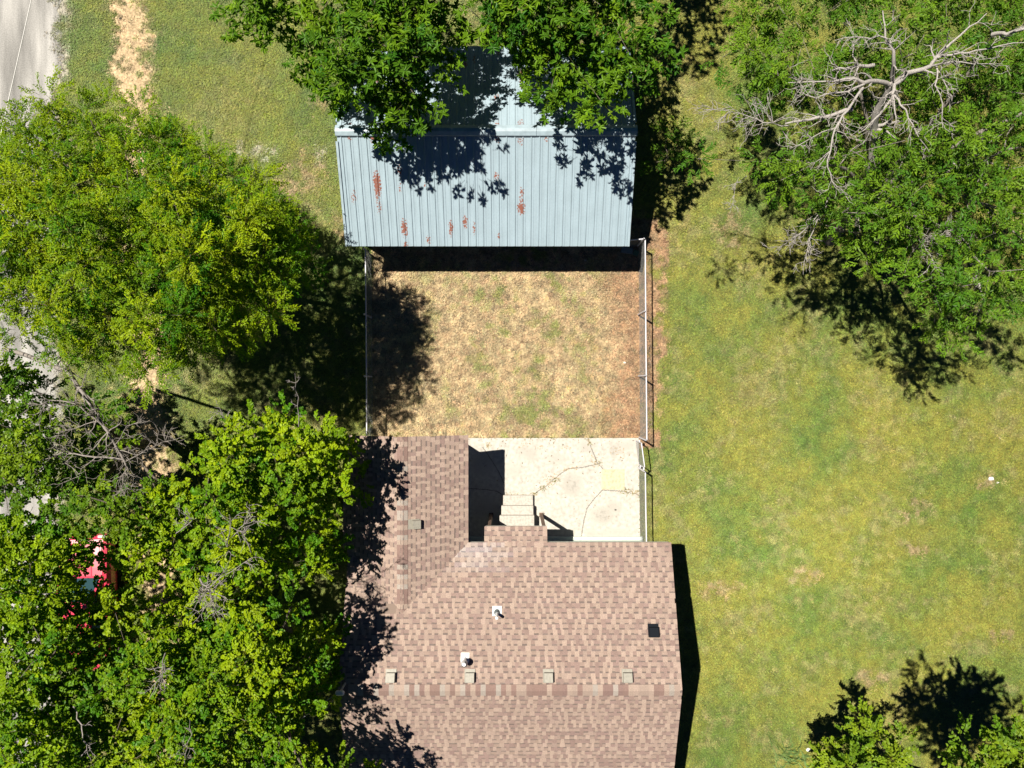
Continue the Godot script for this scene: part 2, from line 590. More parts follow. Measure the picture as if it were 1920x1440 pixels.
func build_house() -> void:
	var t0 := Time.get_ticks_msec()
	var house := thing("house", "house with brown shingled gable roof and a side wing beside the patio", "house", Vector3(0, 0, 8))
	var off := -house.position
	var r := rng_of(101)
	var ridge_h := EAVE_H + SLOPE * (RIDGE_Z - MAIN_Z0)
	var wing_h := EAVE_H + SLOPE * WING_RUN
	var S := sqrt(1.0 + SLOPE * SLOPE)
	# ---- walls
	var siding := mat("siding", lin(0.46, 0.53, 0.49), 0.6, noise_tex.soft, 0.7)
	var block := mat("foundation_block", lin(0.44, 0.51, 0.47), 0.8, noise_tex.soft, 1.3)
	var trim := mat("trim_paint", lin(0.55, 0.55, 0.52), 0.5)
	var wx0 := -4.52
	var wx1 := 4.42
	var wz0 := 5.24
	var wz1 := 11.80
	for w in [[Vector3(wx0, 0, wz0), Vector3(wx1, 0, wz0), Vector3(0, 0, -1)], [Vector3(wx0, 0, wz1), Vector3(wx1, 0, wz1), Vector3(0, 0, 1)],
			[Vector3(wx0, 0, wz0), Vector3(wx0, 0, wz1), Vector3(-1, 0, 0)], [Vector3(wx1, 0, wz0), Vector3(wx1, 0, wz1), Vector3(1, 0, 0)],
			[Vector3(-1.66, 0, 1.90), Vector3(-1.66, 0, wz0 - 0.09), Vector3(1, 0, 0)], [Vector3(-4.70, 0, 1.90), Vector3(-4.70, 0, wz0 - 0.09), Vector3(-1, 0, 0)], [Vector3(-4.70, 0, 1.90), Vector3(-1.66, 0, 1.90), Vector3(0, 0, -1)]]:
		var a: Vector3 = w[0] + off
		var b: Vector3 = w[1] + off
		var d: Vector3 = w[2]
		var along := (b - a).normalized()
		var len := (b - a).length()
		var bs := Basis(along, Vector3.UP, along.cross(Vector3.UP))
		var f := MB.new()
		f.box((a + b) * 0.5 + Vector3(0, 0.22, 0) - d * 0.10, Vector3(len - 0.1, 0.44, 0.18), bs)
		part("foundation", f.commit(block), house)
		var wl := MB.new()
		wl.box((a + b) * 0.5 + Vector3(0, 1.65, 0) - d * 0.10, Vector3(len - 0.06, 2.42, 0.12), bs)
		var wall := part("wall", wl.commit(siding), house)
		for k in 14:      # lapped boards, each leaning out at its foot
			var y := 0.42 + k * 0.165
			var m := MB.new()
			var p0 := a - d * 0.035
			var p1 := b - d * 0.035
			m.quad(p0 + Vector3(0, y, 0) + d * 0.022, p1 + Vector3(0, y, 0) + d * 0.022, p1 + Vector3(0, y + 0.17, 0) + d * 0.004, p0 + Vector3(0, y + 0.17, 0) + d * 0.004, d)
			m.quad(p0 + Vector3(0, y, 0), p1 + Vector3(0, y, 0), p1 + Vector3(0, y, 0) + d * 0.022, p0 + Vector3(0, y, 0) + d * 0.022, Vector3.DOWN)
			part("siding_board", m.commit(siding), wall)
	# narrow ledge at the foot of the wall, level with the patio
	for q in [[-1.62, -0.45], [0.76, 4.38]]:
		var lm := MB.new()
		lm.bevel_box(Vector3((q[0] + q[1]) * 0.5, 0.11, wz0 - 0.055) + off, Vector3(q[1] - q[0], 0.10, 0.13), 0.01)
		part("foundation_ledge", lm.commit(mat("ledge_paint", lin(0.42, 0.47, 0.44), 0.8)), house)
	# gable ends
	for gx in [wx0 + 0.04, wx1 - 0.04]:
		var m := MB.new()
		var sg := signf(gx)
		var y0 := EAVE_H + 0.02
		for q in [0.0, 0.1]:
			var xx: float = gx - sg * q
			m.tri(Vector3(xx, y0, wz0 + 0.1) + off, Vector3(xx, y0, wz1 - 0.1) + off, Vector3(xx, ridge_h - 0.1, RIDGE_Z) + off, Vector3(sg if q == 0.0 else -sg, 0, 0))
		part("gable", m.commit(siding), house)
	var gm := MB.new()
	for q in [1.94, 2.04]:
		gm.tri(Vector3(-4.6, EAVE_H + 0.02, q) + off, Vector3(-1.75, EAVE_H + 0.02, q) + off, Vector3(WING_X, wing_h - 0.1, q) + off, Vector3(0, 0, -1 if q < 2.0 else 1))
	part("gable", gm.commit(siding), house)
	# back door and a window in the wall by the patio
	var door := MB.new()
	door.bevel_box(Vector3(0.16, 0.56 + 1.0, wz0 - 0.03) + off, Vector3(0.86, 2.0, 0.05), 0.008)
	var dr := part("door", door.commit(mat("door_paint", lin(0.5, 0.48, 0.44), 0.5)), house)
	var dh := MB.new()
	dh.bevel_box(Vector3(0.50, 1.5, wz0 - 0.075) + off, Vector3(0.10, 0.03, 0.04), 0.008)
	part("handle", dh.commit(mat("brass", lin(0.3, 0.25, 0.12), 0.35)), dr)
	var win := MB.new()
	for q in [[0.0, 0.55, 1.3, 0.08], [0.0, -0.55, 1.3, 0.08], [0.61, 0.0, 0.08, 1.02], [-0.61, 0.0, 0.08, 1.02], [0.0, 0.0, 1.14, 0.05]]:
		win.box(Vector3(2.8 + q[0], 1.65 + q[1], wz0 - 0.03) + off, Vector3(q[2], q[3], 0.06))
	var wn := part("window", win.commit(trim), house)
	for s in [-1, 1]:
		var pn := MB.new()
		pn.box(Vector3(2.8, 1.65 + s * 0.265, wz0 - 0.02) + off, Vector3(1.14, 0.48, 0.01))
		part("pane", pn.commit(mat("dark_glass", lin(0.02, 0.03, 0.035), 0.08)), wn)
	# ---- roof deck
	var deck := MB.new()
	var under := mat("roof_deck", lin(0.16, 0.12, 0.10), 0.9)
	var th := 0.11
	var slab := func(m: MB, a: Vector3, b: Vector3, c: Vector3, d: Vector3) -> void:
		var dn := Vector3(0, -th, 0)
		m.quad(a + off, b + off, c + off, d + off, Vector3.UP)
		m.quad(a + off + dn, b + off + dn, c + off + dn, d + off + dn, Vector3.DOWN)
		var mid := (a + b + c + d) * 0.25
		var e := [a, b, c, d]
		for i in 4:
			var p: Vector3 = e[i]
			var q: Vector3 = e[(i + 1) % 4]
			m.quad(p + off, q + off, q + off + dn, p + off + dn, (p + q) * 0.5 - mid)
	var z_s := RIDGE_Z + (RIDGE_Z - MAIN_Z0)
	slab.call(deck, Vector3(MAIN_X0, EAVE_H, MAIN_Z0), Vector3(MAIN_X1, EAVE_H, MAIN_Z0), Vector3(MAIN_X1, ridge_h, RIDGE_Z), Vector3(MAIN_X0, ridge_h, RIDGE_Z))
	slab.call(deck, Vector3(MAIN_X0, EAVE_H, z_s), Vector3(MAIN_X1, EAVE_H, z_s), Vector3(MAIN_X1, ridge_h, RIDGE_Z), Vector3(MAIN_X0, ridge_h, RIDGE_Z))
	var zj := MAIN_Z0 + WING_RUN
	for sg in [-1.0, 1.0]:
		var ex: float = WING_X + sg * WING_RUN
		slab.call(deck, Vector3(ex, EAVE_H, WING_Z0), Vector3(WING_X, wing_h, WING_Z0), Vector3(WING_X, wing_h, zj), Vector3(ex, EAVE_H, MAIN_Z0))
	# porch roof: the main slope runs on down over the steps
	var pz := 4.294
	var ph := EAVE_H - SLOPE * (MAIN_Z0 - pz)
	slab.call(deck, Vector3(-0.817, ph, pz), Vector3(1.042, ph, pz), Vector3(1.042, EAVE_H - 0.002, MAIN_Z0 - 0.002), Vector3(-0.817, EAVE_H - 0.002, MAIN_Z0 - 0.002))
	var roof := part("roof", deck.commit(under), house)
	# ---- shingles, course by course
	var shm := mat("shingle", lin(1, 1, 1), 0.95, noise_tex.fine, 1.1)
	shm.specular_mode = BaseMaterial3D.SPECULAR_DISABLED
	var variants := []
	for i in 14:
		var m := MB.new()
		strip(m, 1.0, r, Transform3D.IDENTITY)
		variants.append(m.commit(shm))
	var whole := []     # full-length strips: [distance, transform]
	var rest := MB.new()
	# faces: origin at the eave, along, up-slope, eave length, slope length, id
	var nN := Vector3(0, 1, -SLOPE).normalized()
	var upN := Vector3(0, SLOPE, 1).normalized()
	var nS := Vector3(0, 1, SLOPE).normalized()
	var upS := Vector3(0, SLOPE, -1).normalized()
	var upE := Vector3(-1, SLOPE, 0).normalized()
	var upW := Vector3(1, SLOPE, 0).normalized()
	var run := RIDGE_Z - MAIN_Z0
	var faces := [
		[Vector3(MAIN_X0 - 0.02, EAVE_H, MAIN_Z0), Vector3.RIGHT, upN, MAIN_X1 - MAIN_X0 + 0.04, run * S, 0],
		[Vector3(MAIN_X1 + 0.02, EAVE_H, z_s), Vector3.LEFT, upS, MAIN_X1 - MAIN_X0 + 0.04, run * S, 1],
		[Vector3(WING_X + WING_RUN, EAVE_H, WING_Z0 - 0.02), Vector3.BACK, upE, 5.2, WING_RUN * S, 2],
		[Vector3(WING_X - WING_RUN, EAVE_H, WING_Z0 + 5.2), Vector3.FORWARD, upW, 5.22, WING_RUN * S, 3],
		[Vector3(-0.827, ph, pz), Vector3.RIGHT, upN, 1.879, (MAIN_Z0 - pz) * S, 4]]
	for f in faces:
		var along: Vector3 = f[1]
		var up: Vector3 = f[2]
		var nn := along.cross(up)
		if nn.y < 0: nn = -nn
		var rows := int(ceil(f[4] / EXPO - 0.25))
		var st := 0.0
		for k in rows:
			var s0 := k * EXPO - 0.015
			if f[5] == 4 and k == rows - 1 and false: continue
			st = fmod(st + 0.37, 1.0)
			var x := -st
			while x < f[3] - 0.001:
				var xa := maxf(x, 0.0)
				var xb := minf(x + 1.0, f[3])
				x += 1.0
				if xb - xa < 0.05: continue
				var o: Vector3 = f[0] + along * xa + up * s0
				var e: Vector3 = f[0] + along * xb + up * (s0 + EXPO * 0.5)
				var mid := (o + e) * 0.5
				# trimmed along the valleys
				if f[5] == 0:
					var cov := WING_RUN - (mid.z - MAIN_Z0)
					if cov > 0:
						var lx := WING_X - cov
						var rx := WING_X + cov
						if e.x < rx and o.x > lx: continue
						if o.x < rx - 0.25 and e.x > rx:
							xa += rx - 0.25 - o.x
							o.x = rx - 0.25
						elif e.x > lx + 0.25 and o.x < lx:
							xb = xa + (lx + 0.25 - o.x)
					# the porch roof carries the lowest edge on
				elif f[5] == 2 or f[5] == 3:
					var lim := MAIN_Z0 + (WING_RUN - absf(mid.x - WING_X)) + 0.14
					if f[5] == 2:
						if o.z > lim: continue
						if e.z > lim: xb = xa + (lim - o.z)
					else:
						if e.z > lim: continue
						if o.z > lim:
							xa += o.z - lim
							o.z = lim
				if xb - xa < 0.03: continue
				var tr := Transform3D(Basis(along, up, nn), o + off)
				var far := (o - Vector3(0, CAM_H, 0)).length()
				if absf(xb - xa - 1.0) < 0.001 and mid.z < 11.0 and mid.x > -3.6 and not (f[5] == 0 and mid.x < 0.0 and mid.z < 5.7):
					whole.append([far, tr])
				else:
					var tint := Color.WHITE
					if f[5] == 0 and mid.x < 0.2 and mid.z < 5.5:      # pale mineral wash below the valley
						var pale := clampf(1.15 - Vector2(mid.x + 1.0, (mid.z - 4.9) * 1.2).length(), 0.0, 1.0) * r.randf_range(0.5, 1.0)
						tint = Color.WHITE.lerp(Color(1.25, 1.45, 1.65), pale)
					strip(rest, xb - xa, r, tr, tint)
	whole.sort_custom(func(a, b): return a[0] < b[0])
	var vr := rng_of(55)
	for i in whole.size():
		var q = whole[i]
		if i < 300:
			var o := part("shingle", variants[vr.randi() % 14], roof)
			o.transform = q[1]
		else:
			strip(rest, 1.0, r, q[1])
	var ro := part("shingle_courses", rest.commit(shm), roof)
	ro.set_meta("kind", "stuff")
	# ridge cap pieces, folded over the ridge
	var caps := []
	for i in 10:
		var m := MB.new()
		var q := vr.randf()
		var col := Color(0.305, 0.240, 0.205) if q < 0.35 else (Color(0.29, 0.258, 0.235) if q < 0.82 else Color(0.20, 0.138, 0.124))
		col = col * vr.randf_range(0.92, 1.08)
		var wd := 0.155
		var dn := wd * SLOPE
		for s in [-1.0, 1.0]:
			m.quad(Vector3(0, 0.024, 0), Vector3(0.16, 0.016, 0), Vector3(0.16, 0.016 - dn, s * wd), Vector3(0, 0.024 - dn, s * wd), Vector3.UP, col)
			m.quad(Vector3(0, 0.024 - dn, s * wd), Vector3(0.16, 0.016 - dn, s * wd), Vector3(0.16, -0.004 - dn, s * wd), Vector3(0, -0.004 - dn, s * wd), Vector3(0, 0, s), col)
			m.quad(Vector3(0, 0.024, 0), Vector3(0, 0.024 - dn, s * wd), Vector3(0, 0.004 - dn, s * wd), Vector3(0, 0.004, 0), Vector3.LEFT, col)
		caps.append(m.commit(shm))
	var x := MAIN_X0 - 0.02
	while x < MAIN_X1 - 0.14:
		var o := part("ridge_shingle", caps[vr.randi() % 10], roof)
		o.position = Vector3(x, ridge_h + 0.004, RIDGE_Z) + off
		x += 0.142
	var z := WING_Z0 - 0.02
	while z < zj + 0.1:
		var o := part("ridge_shingle", caps[vr.randi() % 10], roof)
		o.transform = Transform3D(Basis(Vector3.UP, -PI / 2), Vector3(WING_X, wing_h + 0.004, z) + off)
		z += 0.142
	# fascia boards under the eaves and rakes
	for q in [[Vector3(MAIN_X0 + 0.03, EAVE_H - 0.10, MAIN_Z0 + 0.015), Vector3(WING_X - WING_RUN + 0.30, EAVE_H - 0.10, MAIN_Z0 + 0.015)], [Vector3(WING_X + WING_RUN + 0.02, EAVE_H - 0.10, MAIN_Z0 + 0.015), Vector3(-0.84, EAVE_H - 0.10, MAIN_Z0 + 0.015)], [Vector3(1.06, EAVE_H - 0.10, MAIN_Z0 + 0.015), Vector3(MAIN_X1 - 0.03, EAVE_H - 0.10, MAIN_Z0 + 0.015)],
			[Vector3(-0.80, ph - 0.10, pz + 0.015), Vector3(1.03, ph - 0.10, pz + 0.015)], [Vector3(WING_X + WING_RUN - 0.015, EAVE_H - 0.10, WING_Z0 + 0.03), Vector3(WING_X + WING_RUN - 0.015, EAVE_H - 0.10, MAIN_Z0 - 0.01)],
			[Vector3(MAIN_X1 - 0.015, EAVE_H - 0.09, MAIN_Z0 + 0.06), Vector3(MAIN_X1 - 0.015, ridge_h - 0.09, RIDGE_Z - 0.02)], [Vector3(MAIN_X1 - 0.015, EAVE_H - 0.09, z_s - 0.06), Vector3(MAIN_X1 - 0.015, ridge_h - 0.09, RIDGE_Z + 0.02)]]:
		var a: Vector3 = q[0] + off
		var b: Vector3 = q[1] + off
		var d := (b - a).normalized()
		var sd := d.cross(Vector3.UP).normalized()
		var m := MB.new()
		m.box((a + b) * 0.5 - Vector3(0, 0.03, 0), Vector3((b - a).length(), 0.15, 0.024), Basis(d, sd.cross(d), sd))
		part("fascia", m.commit(trim), house)
	# porch posts
	var wood := mat("brown_post", lin(0.20, 0.125, 0.09), 0.75, noise_tex.bark, 1.2)
	for px in [[0.985, 4.40], [-0.70, 4.40]]:
		var m := MB.new()
		m.bevel_box(Vector3(px[0], 0.08 + 1.25, px[1]) + off, Vector3(0.10, 2.5, 0.10), 0.008)
		var o := part("porch_post", m.commit(wood), house)
		var f := MB.new()
		f.bevel_box(Vector3(px[0], 0.09, px[1]) + off, Vector3(0.14, 0.04, 0.14), 0.008)
		part("post_foot", f.commit(wood), o)
	var bm := MB.new()
	bm.box(Vector3(0.14, ph - 0.19, 4.40) + off, Vector3(1.8, 0.12, 0.10))
	part("porch_beam", bm.commit(wood), house)
	# ---- roof vents
	var grey := mat("vent_grey", lin(0.23, 0.22, 0.19), 0.55, noise_tex.soft, 2.0)
	var black := mat("vent_black", lin(0.010, 0.012, 0.016), 0.9)
	black.metallic_specular = 0.1
	var white := mat("pipe_white", lin(0.62, 0.63, 0.66), 0.4)
	var boot := mat("pipe_rubber", lin(0.12, 0.14, 0.15), 0.6)
	var bN := Basis(Vector3.RIGHT, nN, -upN)       # x along, y outwards, z down the slope
	var on_main := func(px: float, py: float) -> Vector3:
		var a := (py - 720.0) / FOCAL
		var zz := a * (CAM_H - EAVE_H + SLOPE * MAIN_Z0) / (1.0 + a * SLOPE)
		var hh := EAVE_H + SLOPE * (zz - MAIN_Z0)
		return Vector3((px - 960.0) * (CAM_H - hh) / FOCAL, hh, zz)
	for p in [[733, 1269, 0], [881, 1269, 0], [1028, 1269, 0], [1176, 1269, 0], [1225, 1184, 1]]:
		var o: Vector3 = on_main.call(p[0], p[1]) + off
		roof_vent(house, o, bN, black if p[2] == 1 else grey, 0.30 if p[2] == 0 else 0.31)
	var whh := EAVE_H + SLOPE * 1.42
	var wo := G(778, 982, whh)
	whh = EAVE_H + SLOPE * (WING_X + WING_RUN - wo.x)
	wo.y = whh
	var nE := Vector3(SLOPE, 1, 0).normalized()
	roof_vent(house, wo + off, Basis(Vector3.BACK, nE, Vector3.BACK.cross(nE)), grey, 0.29)
	# plumbing vent with a lead boot, and a capped white flue
	var p1: Vector3 = on_main.call(932, 1147) + off
	var v1 := Node3D.new()
	v1.name = "plumbing_vent"
	house.add_child(v1, true)
	v1.position = p1
	var m := MB.new()
	m.bevel_box(nN * 0.022 + upN * -0.02, Vector3(0.27, 0.008, 0.28), 0.003, bN)
	part("flange", m.commit(mat("flange_metal", lin(0.46, 0.5, 0.53), 0.35)), v1)
	m = MB.new()
	m.tube(PackedVector3Array([Vector3(0, 0.0, 0.02), Vector3(0, 0.08, 0.02), Vector3(0, 0.13, 0.02)]), PackedFloat32Array([0.10, 0.075, 0.055]), 14)
	part("boot", m.commit(boot), v1)
	m = MB.new()
	m.tube(PackedVector3Array([Vector3(0, 0.05, 0.02), Vector3(0, 0.50, 0.02)]), PackedFloat32Array([0.042, 0.042]), 14)
	part("pipe", m.commit(white), v1)
	var p2: Vector3 = on_main.call(872, 1233) + off
	var v2 := Node3D.new()
	v2.name = "flue_vent"
	house.add_child(v2, true)
	v2.position = p2
	m = MB.new()
	m.bevel_box(nN * 0.022, Vector3(0.24, 0.008, 0.26), 0.003, bN)
	part("flange", m.commit(white), v2)
	m = MB.new()
	m.tube(PackedVector3Array([Vector3(0, 0.0, 0.02), Vector3(0, 0.34, 0.02)]), PackedFloat32Array([0.05, 0.05]), 14)
	part("pipe", m.commit(white), v2)
	m = MB.new()
	m.tube(PackedVector3Array([Vector3(0, 0.33, 0.02), Vector3(0, 0.42, 0.02), Vector3(0, 0.46, 0.02)]), PackedFloat32Array([0.095, 0.095, 0.05]), 18)
	part("flue_cap", m.commit(white), v2)
	# service mast at the left gable with its white insulator head
	var mast := Node3D.new()
	mast.name = "service_mast"
	house.add_child(mast, true)
	mast.position = Vector3(-4.66, 0, 8.36) + off
	m = MB.new()
	m.tube(PackedVector3Array([Vector3(0, 3.6, 0), Vector3(0, 4.72, 0)]), PackedFloat32Array([0.028, 0.028]), 10)
	part("pipe", m.commit(mat("galvanized", lin(0.34, 0.35, 0.37), 0.4)), mast)
	m = MB.new()
	m.bevel_box(Vector3(0.0, 4.76, 0), Vector3(0.24, 0.10, 0.13), 0.03)
	part("weather_head", m.commit(white), mast)
	print("house ", Time.get_ticks_msec() - t0, " whole ", whole.size())

func roof_vent(house: Node3D, at: Vector3, b: Basis, m: Material, w: float) -> void:
	var o := Node3D.new()
	o.name = "roof_vent"
	house.add_child(o, true)
	o.transform = Transform3D(b, at)
	var f := MB.new()
	f.bevel_box(Vector3(0, 0.020, 0.03), Vector3(w, 0.006, w + 0.05), 0.002)
	part("flange", f.commit(m), o)
	f = MB.new()
	f.box(Vector3(0, 0.05, -0.02), Vector3(w * 0.62, 0.09, w * 0.62))
	part("throat", f.commit(m), o)
	# hood: a shallow pan with sloping sides
	f = MB.new()
	var hw := w * 0.45
	var tw := w * 0.41
	var c := Vector3(0, 0, -0.025)
	var lo := 0.09
	var hi := 0.16
	var top := []
	var bot := []
	for q in [[-1, -1], [1, -1], [1, 1], [-1, 1]]:
		top.append(c + Vector3(q[0] * tw, hi, q[1] * tw))
		bot.append(c + Vector3(q[0] * hw, lo, q[1] * hw))
	f.quad(top[0], top[1], top[2], top[3], Vector3.UP)
	f.quad(bot[0], bot[1], bot[2], bot[3], Vector3.DOWN)
	for i in 4:
		var k := (i + 1) % 4
		f.quad(bot[i], bot[k], top[k], top[i], (bot[i] + bot[k]) * 0.5 - c)
	part("hood", f.commit(m), o)

# ------------------------------------------------------------------ shed
const SH_X0 := -5.11
const SH_X1 := 3.59
const SH_EZ := -4.27
const SH_EH := 1.95
const SH_RZ := -7.376
const SH_RH := 3.32

func build_shed() -> void:
	var shed := thing("metal_shed", "long shed with a pale blue ribbed metal roof spotted with rust", "shed", Vector3(-0.76, 0, SH_RZ))
	var off := -shed.position
	var k := (SH_RH - SH_EH) / (SH_EZ - SH_RZ)
	var L := SH_X1 - SH_X0
	var runz := SH_EZ - SH_RZ
	var r := rng_of(303)
	# paint with chalky streaks and rust where the zinc has gone
	var W := 1024
	var H := 400
	var st := noise_bytes(41, 0.05, 4, W, H, 0.08)
	var fi := noise_bytes(42, 0.11, 4, W, H)
	var lo := noise_bytes(43, 0.012, 3, W, H)
	var rust := PackedFloat32Array()
	rust.resize(W * H)
	for q in [[707, 345, 5, 15, 1.0], [707, 362, 3, 9, 0.7], [699, 257, 4, 6, 0.8], [655, 257, 3, 4, 0.6], [663, 372, 3, 6, 0.4], [664, 360, 2, 5, 0.3], [758, 427, 4, 11, 0.9], [845, 427, 3, 10, 0.7], [872, 416, 3, 8, 0.8], [977, 390, 5, 8, 0.9],
			[978, 360, 3, 6, 0.5], [977, 374, 3, 6, 0.4], [930, 330, 3, 5, 0.5], [749, 320, 3, 6, 0.5], [750, 352, 2, 5, 0.3], [803, 450, 3, 5, 0.5], [935, 444, 2, 4, 0.5], [889, 428, 2, 8, 0.4], [760, 458, 3, 3, 0.7], [975, 262, 4, 6, 0.4], [710, 385, 3, 10, 0.35], [932, 260, 3, 5, 0.3], [796, 347, 2, 3, 0.3], [1025, 258, 4, 4, 0.3]]:
		var a: float = (q[1] - 720.0) / FOCAL
		var zz := a * (CAM_H - SH_RH - k * SH_RZ) / (1.0 - a * k)
		var hh := SH_RH - k * (zz - SH_RZ)
		var xx: float = (q[0] - 960.0) * (CAM_H - hh) / FOCAL
		var ci := (xx - SH_X0) / L * W
		var cj := (zz - SH_RZ) / runz * H
		var rx: float = q[2] * 0.0165 / L * W * 1.15
		var ry: float = q[3] * 0.0165 / runz * H * 1.15
		for j in range(maxi(0, int(cj - ry * 1.6)), mini(H, int(cj + ry * 1.6))):
			for i in range(maxi(0, int(ci - rx * 1.6)), mini(W, int(ci + rx * 1.6))):
				var d := Vector2((i - ci) / rx, (j - cj) / ry).length()
				rust[j * W + i] = maxf(rust[j * W + i], q[4] * clampf(1.5 - d, 0.0, 1.0))
	var d := PackedByteArray()
	d.resize(W * H * 3)
	for i in W * H:
		var s := 0.86 + st[i] / 255.0 * 0.14 + (fi[i] / 255.0 - 0.5) * 0.10 + (lo[i] / 255.0 - 0.5) * 0.08
		var rr := 0.265 * s
		var gg := 0.345 * s
		var bb := 0.405 * s
		var w := clampf((rust[i] + (fi[i] / 255.0 - 0.62) * 2.0) * 3.5, 0.0, 1.0) if rust[i] > 0.02 else clampf((fi[i] / 255.0 - 0.86) * 6.0, 0.0, 0.5)
		rr = lerpf(rr, 0.19, w)
		gg = lerpf(gg, 0.078, w)
		bb = lerpf(bb, 0.058, w)
		var c := Color(rr, gg, bb).linear_to_srgb()
		d[i * 3] = int(c.r * 255.0)
		d[i * 3 + 1] = int(c.g * 255.0)
		d[i * 3 + 2] = int(c.b * 255.0)
	var pm := StandardMaterial3D.new()
	pm.resource_name = "metal_roof_paint"
	pm.albedo_texture = ImageTexture.create_from_image(Image.create_from_data(W, H, false, Image.FORMAT_RGB8, d))
	pm.roughness = 0.42
	pm.metallic_specular = 0.4
	var clean := mat("metal_trim_paint", lin(0.27, 0.35, 0.41), 0.42, noise_tex.soft, 0.6)
	var wallm := mat("shed_wall_metal", lin(0.24, 0.28, 0.31), 0.55, noise_tex.soft, 0.6)
	# walls
	for q in [[Vector3(SH_X0 + 0.12, 0, SH_EZ - 0.40), Vector3(SH_X1 - 0.12, 0, SH_EZ - 0.40), Vector3(0, 0, 1)], [Vector3(SH_X0 + 0.12, 0, 2 * SH_RZ - SH_EZ + 0.40), Vector3(SH_X1 - 0.12, 0, 2 * SH_RZ - SH_EZ + 0.40), Vector3(0, 0, -1)]]:
		var m := MB.new()
		var a: Vector3 = q[0] + off
		var b: Vector3 = q[1] + off
		m.box((a + b) * 0.5 + Vector3(0, 0.97, 0) - q[2] * 0.03, Vector3((b - a).length(), 1.94, 0.05))
		var x := 0.15
		while x < (b - a).length():
			m.box(a + Vector3(x, 0.97, 0) + q[2] * 0.005, Vector3(0.05, 1.93, 0.025))
			x += 0.25
		part("wall", m.commit(wallm), shed)
	for x in [SH_X0 + 0.10, SH_X1 - 0.10]:
		var m := MB.new()
		var sg := signf(x - (-0.76))
		var za := SH_EZ - 0.42
		var zb := 2 * SH_RZ - SH_EZ + 0.42
		for t in [0.0, 0.05]:
			var xx: float = x - sg * t + off.x
			var o := Vector3(sg if t == 0.0 else -sg, 0, 0)
			m.quad(Vector3(xx, 0, za + off.z), Vector3(xx, SH_EH, za + off.z), Vector3(xx, SH_EH, zb + off.z), Vector3(xx, 0, zb + off.z), o)
			m.tri(Vector3(xx, SH_EH, za + off.z), Vector3(xx, SH_RH - 0.10, SH_RZ + off.z), Vector3(xx, SH_EH, zb + off.z), o)
		part("wall", m.commit(wallm), shed)
	# ribbed roof sheets, each a sheet of its own
	var n_sheet := 12
	var sw := L / n_sheet
	for side in [1.0, -1.0]:
		for s in n_sheet:
			var m := MB.new()
			var xs := []           # profile: x, height above the pan
			var x0 := s * sw
			for rb in 3:
				var c: float = x0 + (rb + 0.5) * sw / 3.0
				var wob := r.randf_range(-0.004, 0.004)
				xs.append_array([[c - 0.030 + wob, 0.0], [c - 0.014 + wob, 0.030], [c + 0.010 + wob, 0.030], [c + 0.020 + wob, 0.0], [c + 0.078, 0.0], [c + 0.084, 0.010], [c + 0.090, 0.0]])
			xs.push_front([x0, 0.0])
			xs.append([x0 + sw + 0.004, 0.0])
			var lift := 0.0025 if s % 2 == 0 else 0.0
			var segs := 6
			var sag := []
			for q in segs + 1:
				sag.append(r.randf_range(-0.003, 0.003) + lift)
			for i in xs.size() - 1:
				for q in segs:
					var pts := []
					var uvs := []
					for e in [[i, q], [i + 1, q], [i + 1, q + 1], [i, q + 1]]:
						var f: float = float(e[1]) / segs
						var zz: float = SH_RZ + side * runz * f
						var pr: Array = xs[e[0]]
						pts.append(Vector3(SH_X0 + pr[0], lerpf(SH_RH, SH_EH, f) + pr[1] + sag[e[1]], zz) + off)
						uvs.append(Vector2(pr[0] / L, f))
					m.quad(pts[0], pts[1], pts[2], pts[3], Vector3.UP, Color.WHITE, uvs)
			# drip edge, turned down
			for i in xs.size() - 1:
				var za: float = SH_RZ + side * runz + off.z
				var a := Vector3(SH_X0 + xs[i][0] + off.x, SH_EH + xs[i][1] + sag[segs], za)
				var b := Vector3(SH_X0 + xs[i + 1][0] + off.x, SH_EH + xs[i + 1][1] + sag[segs], za)
				m.quad(a, b, Vector3(b.x, SH_EH - 0.02, za), Vector3(a.x, SH_EH - 0.02, za), Vector3(0, 0, side), Color.WHITE, [Vector2(xs[i][0] / L, 1), Vector2(xs[i + 1][0] / L, 1), Vector2(xs[i + 1][0] / L, 1), Vector2(xs[i][0] / L, 1)])
			part("roof_sheet", m.commit(pm), shed)
	# soffit boards close the roof from below
	for side in [1.0, -1.0]:
		var m := MB.new()
		var a := Vector3(SH_X0 + 0.02, SH_RH - 0.05, SH_RZ) + off
		var b := Vector3(SH_X1 - 0.02, SH_RH - 0.05, SH_RZ) + off
		var dv := Vector3(0, SH_EH - SH_RH, side * (runz - 0.02))
		m.quad(a, b, b + dv, a + dv, Vector3.DOWN)
		part("roof_deck", m.commit(mat("shed_purlin", lin(0.12, 0.09, 0.06), 0.9)), shed)
	# ridge cap in three lengths, with folded edges
	var x := SH_X0 - 0.03
	for i in 3:
		var m := MB.new()
		var xe := x + (L + 0.06) / 3.0 + 0.02
		for side in [1.0, -1.0]:
			var pts := [[0.0, 0.075], [0.05, 0.068], [0.15, 0.068 - 0.10 * k - 0.012], [0.165, 0.062 - 0.115 * k - 0.026]]
			for q in 3:
				m.quad(Vector3(x, SH_RH + pts[q][1], SH_RZ + side * pts[q][0]) + off, Vector3(xe, SH_RH + pts[q][1], SH_RZ + side * pts[q][0]) + off, Vector3(xe, SH_RH + pts[q + 1][1], SH_RZ + side * pts[q + 1][0]) + off, Vector3(x, SH_RH + pts[q + 1][1], SH_RZ + side * pts[q + 1][0]) + off, Vector3.UP)
		part("ridge_cap", m.commit(clean), shed)
		x = xe - 0.02
